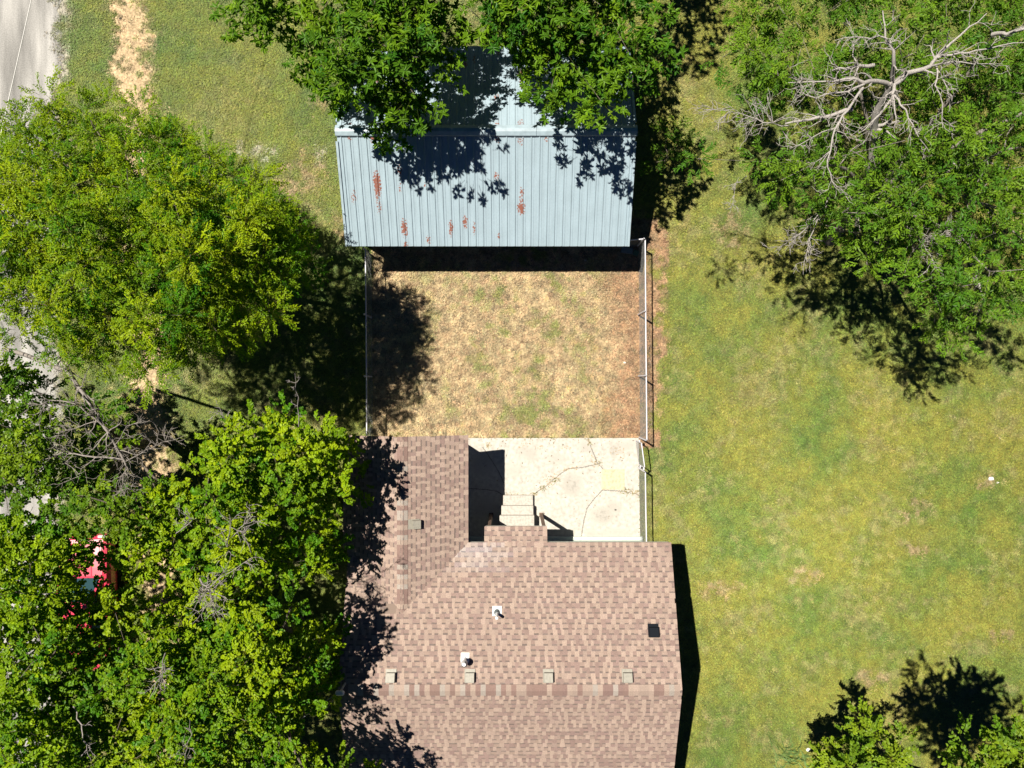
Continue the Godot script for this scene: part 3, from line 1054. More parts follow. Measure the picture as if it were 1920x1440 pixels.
	# rake trim down both gables
	for xg in [SH_X0 - 0.01, SH_X1 + 0.01]:
		for side in [1.0, -1.0]:
			var m := MB.new()
			var a := Vector3(xg, SH_RH + 0.015, SH_RZ + side * 0.28 - side * 0.0) + off - Vector3(0, 0.28 * k, 0)
			var b := Vector3(xg, SH_EH + 0.015, SH_RZ + side * runz) + off
			var dd := (b - a).normalized()
			m.box((a + b) * 0.5, Vector3((b - a).length(), 0.06, 0.07), Basis(dd, Vector3.RIGHT.cross(dd) * (1.0 if Vector3.RIGHT.cross(dd).y > 0 else -1.0), Vector3.RIGHT))
			part("rake_trim", m.commit(clean), shed)

# ------------------------------------------------------------------ patio and steps
func build_patio() -> void:
	var x0 := -1.72
	var x1 := 4.26
	var z0 := 1.82
	var z1 := 5.28
	var W := 1024
	var H := 592
	var lo := noise_bytes(51, 0.008, 4, W, H)
	var mi := noise_bytes(52, 0.035, 4, W, H)
	var fi := noise_bytes(53, 0.3, 2, W, H)
	var dark := PackedFloat32Array()     # stains and cracks
	dark.resize(W * H)
	var weed := PackedFloat32Array()
	weed.resize(W * H)
	var sx := W / (x1 - x0)
	var sz := H / (z1 - z0)
	var r := rng_of(62)
	var stamp := func(arr: PackedFloat32Array, px: float, py: float, rx: float, ry: float, amt: float) -> PackedFloat32Array:
		var p := G(px, py)
		var ci := (p.x - x0) * sx
		var cj := (p.z - z0) * sz
		var ax := rx * 0.018 * sx
		var az := ry * 0.018 * sz
		for j in range(maxi(0, int(cj - az)), mini(H, int(cj + az) + 1)):
			for i in range(maxi(0, int(ci - ax)), mini(W, int(ci + ax) + 1)):
				var dd := Vector2((i - ci) / ax, (j - cj) / az).length()
				if dd < 1.0:
					arr[j * W + i] = maxf(arr[j * W + i], amt * (1.0 - dd * dd))
		return arr
	for q in [[1072, 908, 22, 26, 0.30], [1125, 965, 26, 20, 0.32], [1150, 950, 20, 14, 0.22], [1100, 835, 22, 18, 0.2], [990, 850, 30, 16, 0.15], [1170, 835, 30, 12, 0.18], [1040, 860, 26, 14, 0.14], [960, 880, 20, 20, 0.14], [1150, 1000, 34, 14, 0.24], [1105, 1000, 14, 12, 0.2], [1151, 955, 3.0, 2.4, 0.9], [1068, 893, 6, 6, 0.25], [1150, 845, 10, 14, 0.35], [905, 870, 24, 26, 0.25], [910, 950, 30, 25, 0.2]]:
		dark = stamp.call(dark, q[0], q[1], q[2], q[3], q[4])
	var cracks := [[[1102, 822], [1107, 838], [1112, 850], [1118, 866], [1131, 881]], [[1000, 926], [1010, 918], [1022, 911], [1036, 898], [1052, 886], [1064, 878], [1090, 876], [1124, 868]], [[1127, 918], [1112, 934], [1098, 952], [1092, 975], [1088, 1000], [1084, 1014]],
		[[1127, 918], [1160, 920], [1190, 925], [1200, 932]], [[1128, 880], [1127, 918]], [[878, 915], [912, 917], [930, 920], [944, 928]], [[905, 838], [917, 856], [932, 880], [944, 905]]]
	for cr in cracks:
		for s in cr.size() - 1:
			var a := Vector2(cr[s][0], cr[s][1])
			var b := Vector2(cr[s + 1][0], cr[s + 1][1])
			var steps := int(a.distance_to(b) * 2.0)
			for t in steps:
				var p := a.lerp(b, float(t) / steps) + Vector2(r.randf_range(-0.7, 0.7), r.randf_range(-0.7, 0.7))
				dark = stamp.call(dark, p.x, p.y, 0.9, 0.9, r.randf_range(0.45, 0.95))
	for q in [[1035, 899, 9, 5], [1042, 892, 8, 5], [1016, 914, 6, 4], [1028, 906, 5, 4], [1075, 877, 6, 3], [1060, 879, 5, 3], [1118, 870, 7, 5], [1112, 860, 4, 7], [1104, 828, 3, 6], [1166, 919, 12, 4], [1182, 923, 12, 4], [1195, 926, 8, 6], [915, 834, 4, 4], [1002, 926, 5, 3], [970, 927, 30, 2], [1165, 850, 4, 10], [983, 836, 12, 6], [1010, 840, 8, 5], [1060, 838, 10, 4], [1150, 845, 12, 8]]:
		for t in 14:
			weed = stamp.call(weed, q[0] + r.randf_range(-1, 1) * q[2], q[1] + r.randf_range(-1, 1) * q[3], r.randf_range(0.6, 2.2), r.randf_range(0.6, 1.8), r.randf_range(0.3, 0.9))
	var d := PackedByteArray()
	d.resize(W * H * 3)
	for i in W * H:
		var s := 0.84 + lo[i] / 255.0 * 0.13 + (mi[i] / 255.0 - 0.5) * 0.40 + (fi[i] / 255.0 - 0.5) * 0.14
		s *= 1.0 - clampf(dark[i] * (clampf((mi[i] / 255.0 - 0.30) * 2.6, 0.1, 1.6) if dark[i] < 0.4 else 1.0), 0.0, 0.9)
		var w := weed[i]
		var c := Color(lerpf(0.412 * s, 0.25, w), lerpf(0.392 * s, 0.16, w), lerpf(0.358 * s, 0.06, w)).linear_to_srgb()
		d[i * 3] = int(clampf(c.r, 0, 1) * 255.0)
		d[i * 3 + 1] = int(clampf(c.g, 0, 1) * 255.0)
		d[i * 3 + 2] = int(clampf(c.b, 0, 1) * 255.0)
	var pm := StandardMaterial3D.new()
	pm.resource_name = "patio_concrete"
	pm.albedo_texture = ImageTexture.create_from_image(Image.create_from_data(W, H, false, Image.FORMAT_RGB8, d))
	pm.roughness = 0.9
	var m := MB.new()
	var y := 0.08
	m.quad(Vector3(x0, y, z0), Vector3(x1, y, z0), Vector3(x1 + 0.06, y, z1), Vector3(x0, y, z1), Vector3.UP, Color.WHITE, [Vector2(0, 0), Vector2(1, 0), Vector2(1, 1), Vector2(0, 1)])
	m.quad(Vector3(x0, y, z0), Vector3(x1, y, z0), Vector3(x1, -0.05, z0 - 0.01), Vector3(x0, -0.05, z0 - 0.01), Vector3(0, 0, -1), Color.WHITE, [Vector2(0, 0), Vector2(1, 0), Vector2(1, 0), Vector2(0, 0)])
	m.quad(Vector3(x1, y, z0), Vector3(x1 + 0.06, y, z1), Vector3(x1 + 0.07, -0.05, z1), Vector3(x1 + 0.01, -0.05, z0), Vector3(1, 0, 0), Color.WHITE, [Vector2(1, 0), Vector2(1, 1), Vector2(1, 1), Vector2(1, 0)])
	var o := part("patio", m.commit(pm), self)
	tag(o, "cracked pale concrete patio in the corner of the house", "patio", "", "structure")
	# the square repair of smooth cream concrete
	m = MB.new()
	var a := G(1128, 880, 0.08)
	var b := G(1171, 918, 0.08)
	m.bevel_box(Vector3((a.x + b.x) * 0.5, 0.076, (a.z + b.z) * 0.5), Vector3(b.x - a.x, 0.018, b.z - a.z), 0.004)
	solo("concrete_patch", m.commit(mat("cream_concrete", lin(0.44, 0.39, 0.27), 0.8, noise_tex.soft, 1.0)), "square cream coloured concrete patch set in the patio", "patch")
	# steps
	var st := thing("concrete_steps", "three broad concrete steps up to the porch", "steps", Vector3(0.2, 0.08, 4.2))
	var cm := mat("step_concrete", lin(0.375, 0.355, 0.325), 0.9, noise_tex.soft, 1.4)
	var so := -st.position
	for q in [[-0.30, 0.705, 3.72, 4.06, 0.24], [-0.355, 0.71, 4.04, 4.36, 0.40], [-0.41, 0.735, 4.335, 5.22, 0.57]]:
		m = MB.new()
		m.bevel_box(Vector3((q[0] + q[1]) * 0.5, (0.08 + q[4]) * 0.5, (q[2] + q[3]) * 0.5) + so, Vector3(q[1] - q[0], q[4] - 0.08, q[3] - q[2]), 0.012)
		part("step", m.commit(cm), st)
	# dead leaves and weeds blown on to the patio
	var leaves := MB.new()
	for i in 150:
		var p := G(r.randf_range(880, 1195), 824 + pow(r.randf(), 1.6) * 150.0, 0.085)
		if p.x > -0.45 and p.x < 0.75 and p.z > 3.6: continue
		var aa := r.randf() * TAU
		var dd := Vector3(cos(aa), 0, sin(aa)) * r.randf_range(0.015, 0.045)
		var ss := Vector3(-dd.z, 0, dd.x) * r.randf_range(0.15, 0.4)
		var up := Vector3(0, r.randf_range(0.005, 0.02), 0)
		leaves.quad(p - dd, p + ss + up, p + dd, p - ss + up, Vector3.UP, Color(0.22, 0.15, 0.08) * r.randf_range(0.4, 1.3))
	solo("dead_leaves", leaves.commit(mat("dead_leaf", lin(1, 1, 1), 0.8)), "dry brown leaf bits scattered over the patio", "leaves", "", "stuff")

# ------------------------------------------------------------------ fences
func fence(called: String, label: String, a: Vector3, b: Vector3, posts: Array, h := 1.15, group := "chain link fence runs round the yard") -> Node3D:
	var o := thing(called, label, "fence", (a + b) * 0.5, group)
	var off := -o.position
	var zinc := mat("fence_zinc", lin(0.50, 0.50, 0.56), 0.45)
	var wire := mat("fence_wire", lin(0.24, 0.25, 0.26), 0.5)
	var d := (b - a).normalized()
	var L := (b - a).length()
	var m := MB.new()
	m.tube(PackedVector3Array([a + Vector3(0, h, 0) + off, (a + b) * 0.5 + Vector3(0, h - 0.015, 0) + off, b + Vector3(0, h, 0) + off]), PackedFloat32Array([0.021, 0.021, 0.021]), 10)
	part("top_rail", m.commit(zinc), o)
	for t in posts:
		m = MB.new()
		var p: Vector3 = a.lerp(b, t) + off
		var hh := h + (0.03 if t > 0.001 and t < 0.999 else 0.06)
		m.tube(PackedVector3Array([p + d.cross(Vector3.UP) * 0.045, p + d.cross(Vector3.UP) * 0.045 + Vector3(0, hh, 0)]), PackedFloat32Array([0.028, 0.028]), 12)
		var po := part("post", m.commit(zinc), o)
		m = MB.new()
		var tp := p + d.cross(Vector3.UP) * 0.045 + Vector3(0, hh, 0)
		m.tube(PackedVector3Array([tp - Vector3(0, 0.01, 0), tp + Vector3(0, 0.025, 0), tp + Vector3(0, 0.04, 0)]), PackedFloat32Array([0.034, 0.032, 0.012]), 12)
		part("post_cap", m.commit(zinc), po)
	part("wire_mesh", chain(a + off, d, L, 0.04, h - 0.02).commit(wire), o)
	return o

func chain(a: Vector3, d: Vector3, L: float, y0: float, y1: float) -> MB:
	var m := MB.new()
	var hh := y1 - y0
	var sp := 0.075
	var off := d.cross(Vector3.UP) * 0.018
	for s in [-1.0, 1.0]:
		var x := -hh
		while x < L + hh:
			# line through (x, y0) rising at 45 degrees in direction s
			var xa := x
			var xb: float = x + s * hh
			var t0 := 0.0
			var t1 := 1.0
			var lo := minf(xa, xb)
			var hi := maxf(xa, xb)
			if hi > 0.0 and lo < L:
				if s > 0:
					t0 = clampf((0.0 - xa) / hh, 0.0, 1.0)
					t1 = clampf((L - xa) / hh, 0.0, 1.0)
				else:
					t0 = clampf((xa - L) / hh, 0.0, 1.0)
					t1 = clampf(xa / hh, 0.0, 1.0)
				if t1 - t0 > 0.01:
					var p: Vector3 = a + d * (xa + s * hh * t0) + Vector3(0, y0 + hh * t0, 0) + off + off * s * 0.1
					var q: Vector3 = a + d * (xa + s * hh * t1) + Vector3(0, y0 + hh * t1, 0) + off + off * s * 0.1
					m.tube(PackedVector3Array([p, q]), PackedFloat32Array([0.0018, 0.0018]), 3, false)
			x += sp
	return m

func build_fences() -> void:
	fence("chain_link_fence", "chain link fence between the dry yard and the dark tree shade", Vector3(-4.71, 0, -4.35), Vector3(-4.665, 0, 1.86), [0.0, 0.34, 0.66, 1.0])
	fence("chain_link_fence", "long chain link fence between the dry yard and the open lawn", Vector3(4.28, 0, -4.66), Vector3(4.335, 0, 1.80), [0.0, 0.36, 0.68, 1.0])
	fence("chain_link_fence", "short chain link fence from the shed corner to the long fence", Vector3(3.42, 0, -4.60), Vector3(4.23, 0, -4.66), [])
	fence("chain_link_fence", "chain link fence at the edge of the concrete patio below the gate", Vector3(4.285, 0, 2.80), Vector3(4.325, 0, 5.28), [0.0, 1.0])
	# the walk gate with rounded tube frame, a little open
	var a := Vector3(4.17, 0, 1.90)
	var b := Vector3(4.275, 0, 2.70)
	var g := thing("chain_link_gate", "narrow chain link gate with a tube frame beside the patio", "gate", (a + b) * 0.5)
	var off := -g.position
	var zinc: Material = mats["fence_zinc"]
	var d := (b - a).normalized()
	var L := (b - a).length()
	var pts := PackedVector3Array()
	var rad := PackedFloat32Array()
	var cr := 0.07
	for q in [[0.0, 0.06 + cr, 0], [0.0, 1.10 - cr, 0], [0.0, 1.10, 1], [cr, 1.10, 0], [L - cr, 1.10, 0], [L, 1.10, 1], [L, 1.10 - cr, 0], [L, 0.06 + cr, 0], [L, 0.06, 1], [L - cr, 0.06, 0], [cr, 0.06, 0], [0.0, 0.06, 1], [0.0, 0.06 + cr, 0]]:
		if q[2] == 1:
			var cx := cr if q[0] < 0.1 else L - cr
			var cy := 1.10 - cr if q[1] > 0.5 else 0.06 + cr
			pts.append(a + off + d * (cx + (cr if q[0] > 0.1 else -cr) * 0.707) + Vector3(0, cy + (cr if q[1] > 0.5 else -cr) * 0.707, 0))
		else:
			pts.append(a + off + d * q[0] + Vector3(0, q[1], 0))
		rad.append(0.019)
	var m := MB.new()
	m.tube(pts, rad, 8)
	part("gate_frame", m.commit(zinc), g)
	part("wire_mesh", chain(a + off + d * 0.02, d, L - 0.04, 0.09, 1.08).commit(mats["fence_wire"]), g)
	for y in [0.3, 0.9]:
		m = MB.new()
		m.bevel_box(b + off + d * 0.045 + Vector3(0, y, 0), Vector3(0.05, 0.05, 0.08), 0.008)
		part("hinge", m.commit(zinc), g)
	m = MB.new()
	m.bevel_box(a + off - d * 0.03 + Vector3(0, 0.75, 0), Vector3(0.03, 0.12, 0.10), 0.008)
	part("latch", m.commit(zinc), g)

# ------------------------------------------------------------------ trees
func leaf(mb: MB, base: Vector3, d: Vector3, up: Vector3, len: float, w: float, fold: float, rnd: bool, col: Color) -> void:
	var s := d.cross(up).normalized()
	var u := s.cross(d).normalized()
	var tip := base + d * len - u * len * 0.12
	if rnd:
		var l1 := base + d * len * 0.25 + s * w * 0.5 + u * fold * w
		var l2 := base + d * len * 0.72 + s * w * 0.42 + u * fold * w * 0.7
		var r1 := base + d * len * 0.25 - s * w * 0.5 + u * fold * w
		var r2 := base + d * len * 0.72 - s * w * 0.42 + u * fold * w * 0.7
		mb.tri(base, l1, l2, u, col); mb.tri(base, l2, tip, u, col)
		mb.tri(base, r1, r2, u, col); mb.tri(base, r2, tip, u, col)
	else:
		var l := base + d * len * 0.42 + s * w * 0.5 + u * fold * w
		var r := base + d * len * 0.42 - s * w * 0.5 + u * fold * w
		mb.tri(base, l, tip, u, col); mb.tri(base, r, tip, u, col)

# a leafy twig along +x, leaves facing +y
func spray(kind: String, r: RandomNumberGenerator, m: Material) -> ArrayMesh:
	var mb := MB.new()
	var cfg = {"ash": [18, 0.36, 0.085, 0.034, false], "round": [15, 0.28, 0.075, 0.060, true], "pecan": [20, 0.34, 0.145, 0.052, true], "narrow": [16, 0.32, 0.105, 0.036, false], "strap": [14, 0.1, 0.4, 0.03, false]}[kind]
	var n: int = cfg[0]
	var L: float = cfg[1]
	for i in n:
		var t := float(i) / n
		if kind == "pecan":      # rosettes at the twig ends
			t = 0.55 if i % 3 == 0 else 1.0
		var a := (1.0 if i % 2 == 0 else -1.0) * r.randf_range(0.35, 1.35)
		if kind == "pecan": a = r.randf() * TAU
		if kind == "strap": a = r.randf() * TAU
		var b := r.randf_range(-0.5, 0.35)
		if kind == "strap": b = r.randf_range(0.3, 1.1)
		var d := Vector3(cos(a) * cos(b), sin(b), sin(a) * cos(b))
		var up := Vector3(r.randf_range(-0.5, 0.5), 1, r.randf_range(-0.5, 0.5)).normalized()
		if absf(d.dot(up)) > 0.93: up = Vector3(0.7, 0.5, 0.2).normalized()
		var base := Vector3(t * L, -0.05 * t * t + r.randf_range(-0.03, 0.03), r.randf_range(-0.02, 0.02))
		leaf(mb, base, d, up, cfg[2] * r.randf_range(0.7, 1.2), cfg[3] * r.randf_range(0.75, 1.2), r.randf_range(0.1, 0.35), cfg[4], Color.WHITE * r.randf_range(0.78, 1.18))
	# the twig itself
	mb.tube(PackedVector3Array([Vector3(-0.1, -0.02, 0), Vector3(L * 0.5, -0.01, 0), Vector3(L, -0.05, 0)]), PackedFloat32Array([0.005, 0.004, 0.002]), 3, false, Color(0.5, 0.35, 0.6))
	return mb.commit(m)

func poly_dist(p: Vector2, poly: PackedVector2Array) -> float:
	var best := 1e9
	for i in poly.size():
		var q := Geometry2D.get_closest_point_to_segment(p, poly[i], poly[(i + 1) % poly.size()])
		best = minf(best, p.distance_to(q))
	return best

func V(list: Array) -> PackedVector2Array:
	var o := PackedVector2Array()
	for q in list:
		o.append(Vector2(q[0], q[1]))
	return o

# clumps of a crown: outlines given in photograph pixels, each clump at its own height in a dome
func clumps_in(polys: Array, he: float, ht: float, dome: float, sp: float, r: RandomNumberGenerator, holes := [], inset := 26.0, void_cut := 0.30, lean := Vector2.ZERO) -> Array:
	var out := []
	var lobe := FastNoiseLite.new()
	lobe.seed = r.randi() % 10000
	lobe.frequency = 1.0 / 105.0
	lobe.fractal_octaves = 2
	for poly in polys:
		var bb := Rect2(poly[0], Vector2.ZERO)
		for q in poly: bb = bb.expand(q)
		var mid := bb.get_center()
		var pts := []
		for tries in int(bb.get_area() / (sp * sp) * 14.0):
			var p := Vector2(r.randf_range(bb.position.x, bb.end.x), r.randf_range(bb.position.y, bb.end.y))
			if not Geometry2D.is_point_in_polygon(p, poly): continue
			var ok := true
			for q in pts:
				if p.distance_squared_to(q) < sp * sp:
					ok = false
					break
			if not ok: continue
			for hl in holes:
				if p.distance_to(Vector2(hl[0], hl[1])) < hl[2]: ok = false
			if not ok: continue
			var d := poly_dist(p, poly)
			if d < inset: continue
			var lb := lobe.get_noise_2d(p.x, p.y)
			if lb < -void_cut: continue
			pts.append(p)
			var t := clampf(d / dome, 0.0, 1.0)
			var h := he + (ht - he) * sqrt(1.0 - (1.0 - t) * (1.0 - t)) + r.randf_range(-0.45, 0.45) + lb * 2.2 + (p - mid).dot(lean)
			out.append([G(p.x, p.y, h), d])
	return out

func near_ray(p: Vector3, rays: Array) -> bool:
	for q in rays:
		var d: Vector3 = q[1]
		var w: Vector3 = p - q[0]
		if (w - d * w.dot(d)).length() < q[2]:
			return true
	return false

func tree(cfg: Dictionary) -> Node3D:
	var r := rng_of(cfg.seed)
	var o := thing(cfg.name, cfg.label, cfg.get("category", "tree"), cfg.base, cfg.get("group", ""))
	var off := -o.position
	var top: Array = clumps_in(cfg.polys, cfg.he, cfg.ht, cfg.dome, cfg.sp, r, cfg.get("holes", []), cfg.get("inset", 26.0), cfg.get("void", 0.30), cfg.get("lean", Vector2.ZERO))
	var rays: Array = cfg.get("rays", [])
	top = top.filter(func(q): return not near_ray(q[0], rays))
	var lower := []
	for q in top:
		for k in cfg.get("layers", 2):
			if q[1] < cfg.sp * 0.9: continue
			var p: Vector3 = q[0] + Vector3(r.randf_range(-0.35, 0.35), -r.randf_range(0.7, 1.1) - k * 0.8, r.randf_range(-0.35, 0.35))
			if p.y < cfg.get("min_y", 1.6) or near_ray(p, rays): continue
			lower.append([p, q[1]])
	# trunk and limbs
	var bark := mat(cfg.get("bark", "bark"), cfg.get("bark_col", lin(0.17, 0.14, 0.115)), 0.9, noise_tex.bark, 0.9)
	var fork: Vector3 = cfg.fork
	var rt: float = cfg.get("trunk_r", 0.17)
	var m := MB.new()
	var tp := PackedVector3Array()
	var tr := PackedFloat32Array()
	for i in 9:
		var t := i / 8.0
		var p: Vector3 = cfg.base.lerp(fork, t)
		if i > 0 and i < 8: p += Vector3(sin(t * 5.0 + cfg.seed), 0, cos(t * 4.0 + cfg.seed)) * 0.06
		tp.append(p + off - (Vector3(0, 0.08, 0) if i == 0 else Vector3.ZERO))
		tr.append(rt * (1.0 - 0.35 * t) + (0.09 if i == 0 else 0.0))
	m.tube(tp, tr, 12)
	part("trunk", m.commit(bark), o)
	var nodes := [[fork, rt * 0.65]]
	var limbs := []
	var all := top.duplicate()
	all.append_array(lower)
	# main limbs go to clumps spread round the crown
	var nl: int = cfg.get("limbs", 7)
	for i in nl:
		var want := fork + Vector3(cos(TAU * i / nl + cfg.seed), 0, sin(TAU * i / nl + cfg.seed)) * 2.6
		var best = null
		var bd := 1e9
		for q in top:
			var dd := Vector2(q[0].x - want.x, q[0].z - want.z).length()
			if dd < bd:
				bd = dd
				best = q[0]
		if best == null: continue
		var end: Vector3 = best - Vector3(0, 0.25, 0)
		var c1 := fork.lerp(end, 0.4) + Vector3(r.randf_range(-0.3, 0.3), 0.15 + 0.2 * (end.y - fork.y), r.randf_range(-0.3, 0.3))
		var pts := PackedVector3Array()
		var rad := PackedFloat32Array()
		for k in 9:
			var t := k / 8.0
			var p := fork.bezier_interpolate(fork.lerp(c1, 0.6), c1.lerp(end, 0.4), end, t)
			p += Vector3(r.randf_range(-0.05, 0.05), r.randf_range(-0.04, 0.04), r.randf_range(-0.05, 0.05)) * (1.0 if k > 0 else 0.0)
			pts.append(p + off)
			rad.append(lerpf(rt * 0.5, 0.02, t))
			nodes.append([p, lerpf(rt * 0.5, 0.02, t)])
		m = MB.new()
		m.tube(pts, rad, 7)
		part("limb", m.commit(bark), o)
	m = MB.new()
	for q in all:
		var end: Vector3 = q[0]
		var best := 0
		var bd := 1e9
		for k in nodes.size():
			var nd: Vector3 = nodes[k][0]
			var dd := nd.distance_to(end) + (0.8 if nd.y > end.y + 0.2 else 0.0)
			if dd < bd:
				bd = dd
				best = k
		var st: Vector3 = nodes[best][0]
		var rr: float = minf(nodes[best][1] * 0.6, 0.035)
		var md := st.lerp(end, 0.5) + Vector3(r.randf_range(-0.12, 0.12), r.randf_range(0.0, 0.15), r.randf_range(-0.12, 0.12)) * minf(bd, 1.0)
		m.tube(PackedVector3Array([st + off, md + off, end + off]), PackedFloat32Array([rr, rr * 0.7, 0.008]), 5)
		if nodes.size() < 400: nodes.append([md, rr * 0.7])
	part("branches", m.commit(bark), o).set_meta("kind", "stuff")
	# leaves
	var lm := leaf_mat(cfg.get("leaf_mat", "leaf"))
	var meshes := []
	for i in 3: meshes.append(spray(cfg.kind, r, lm))
	var bufs := [PackedFloat32Array(), PackedFloat32Array(), PackedFloat32Array()]
	var per: int = cfg.get("per", 26)
	var cr: float = cfg.get("clump_r", 0.5)
	var ca: Color = cfg.ca
	var cb: Color = cfg.cb
	var total := 0
	for li in 2:
		for q in (top if li == 0 else lower):
			var tone := clampf(r.randfn(0.5, 0.28), 0.0, 1.0)
			var rad := cr * r.randf_range(0.7, 1.25)
			for k in int(per * r.randf_range(0.7, 1.2) * (1.0 if li == 0 else 0.75)):
				var dir := Vector3(r.randfn(), r.randfn() * 0.7 + 0.15, r.randfn()).normalized()
				var p: Vector3 = q[0] + Vector3(dir.x * rad, dir.y * rad * 0.62, dir.z * rad) * pow(r.randf(), 0.45)
				var x := Vector3(dir.x + r.randf_range(-0.4, 0.4), dir.y * 0.5 + r.randf_range(-0.4, 0.25), dir.z + r.randf_range(-0.4, 0.4)).normalized()
				var up := Vector3(r.randf_range(-0.5, 0.5), 1.0, r.randf_range(-0.5, 0.5))
				var z := x.cross(up).normalized()
				var y := z.cross(x).normalized()
				var sc := r.randf_range(0.75, 1.25) * float(cfg.get("leaf_scale", 1.0))
				x *= sc; y *= sc; z *= sc
				p += off
				var w := clampf(tone + r.randf_range(-0.3, 0.3), 0.0, 1.0)
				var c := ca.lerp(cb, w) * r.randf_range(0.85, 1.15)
				bufs[total % 3].append_array(PackedFloat32Array([x.x, y.x, z.x, p.x, x.y, y.y, z.y, p.y, x.z, y.z, z.z, p.z, c.r, c.g, c.b, 1.0]))
				total += 1
	var crown := Node3D.new()
	crown.name = "crown"
	o.add_child(crown)
	for i in 3:
		var mm := MultiMesh.new()
		mm.transform_format = MultiMesh.TRANSFORM_3D
		mm.use_colors = true
		mm.mesh = meshes[i]
		mm.instance_count = bufs[i].size() / 16
		mm.buffer = bufs[i]
		var mi := MultiMeshInstance3D.new()
		mi.name = "foliage"
		mi.multimesh = mm
		crown.add_child(mi, true)
		mi.set_meta("kind", "stuff")
	print(o.name, " clumps ", all.size(), " sprays ", total)
	return o

func leaf_mat(key: String) -> StandardMaterial3D:
	if mats.has(key): return mats[key]
	var m := StandardMaterial3D.new()
	m.resource_name = key
	m.vertex_color_use_as_albedo = true
	m.roughness = 0.5
	m.metallic_specular = 0.32
	m.backlight_enabled = true
	m.backlight = Color(0.70, 0.85, 0.25)
	mats[key] = m
	return m

# bare wood: a limb along given points that breaks up into finer and finer twigs
func dead_limb(m: MB, pts: Array, r0: float, r1: float, twigs: int, tl: float, r: RandomNumberGenerator, depth := 2) -> void:
	var ps := PackedVector3Array()
	var rs := PackedFloat32Array()
	var k := pts.size()
	for i in k - 1:
		for s in 3:
			var t := s / 3.0
			var p: Vector3 = pts[i].lerp(pts[i + 1], t)
			if i + s > 0: p += Vector3(r.randf_range(-1, 1), r.randf_range(-1, 1), r.randf_range(-1, 1)) * minf(0.035, pts[i].distance_to(pts[i + 1]) * 0.06)
			ps.append(p)
			rs.append(lerpf(r0, r1, (i + t) / (k - 1)))
	ps.append(pts[k - 1])
	rs.append(r1)
	m.tube(ps, rs, 6 if r0 > 0.02 else 4)
	if depth <= 0: return
	for i in twigs:
		var t := r.randf_range(0.25, 1.0)
		var idx := clampi(int(t * (ps.size() - 1)), 0, ps.size() - 2)
		var st := ps[idx]
		var d := (ps[idx + 1] - ps[maxi(0, idx - 1)]).normalized()
		var side := Vector3(r.randfn(), r.randfn() * 0.6, r.randfn()).normalized()
		var dir := (d * r.randf_range(0.4, 1.0) + side * r.randf_range(0.5, 1.0)).normalized()
		var l := tl * r.randf_range(0.5, 1.2)
		var mid := st + dir * l * 0.5 + Vector3(r.randfn(), r.randfn(), r.randfn()) * l * 0.07
		var end := st + (dir + Vector3(r.randfn(), r.randfn(), r.randfn()) * 0.2).normalized() * l
		dead_limb(m, [st, mid, end], maxf(rs[idx] * 0.55, 0.007), 0.0035, 3, tl * 0.5, r, depth - 1)

func add_dead(o: Node3D, list: Array, r: RandomNumberGenerator, m: Material, dh := 0.0, more := 1.0) -> void:
	for q in list:
		var mb := MB.new()
		var pts := []
		for p in q[0]:
			pts.append(G(p[0], p[1], p[2] + dh * clampf((p[2] - 2.9) / 2.5, 0.0, 1.0)) - o.position)
		dead_limb(mb, pts, q[1], q[2], int(q[3] * more), q[4], r)
		part("dead_branch", mb.commit(m), o)

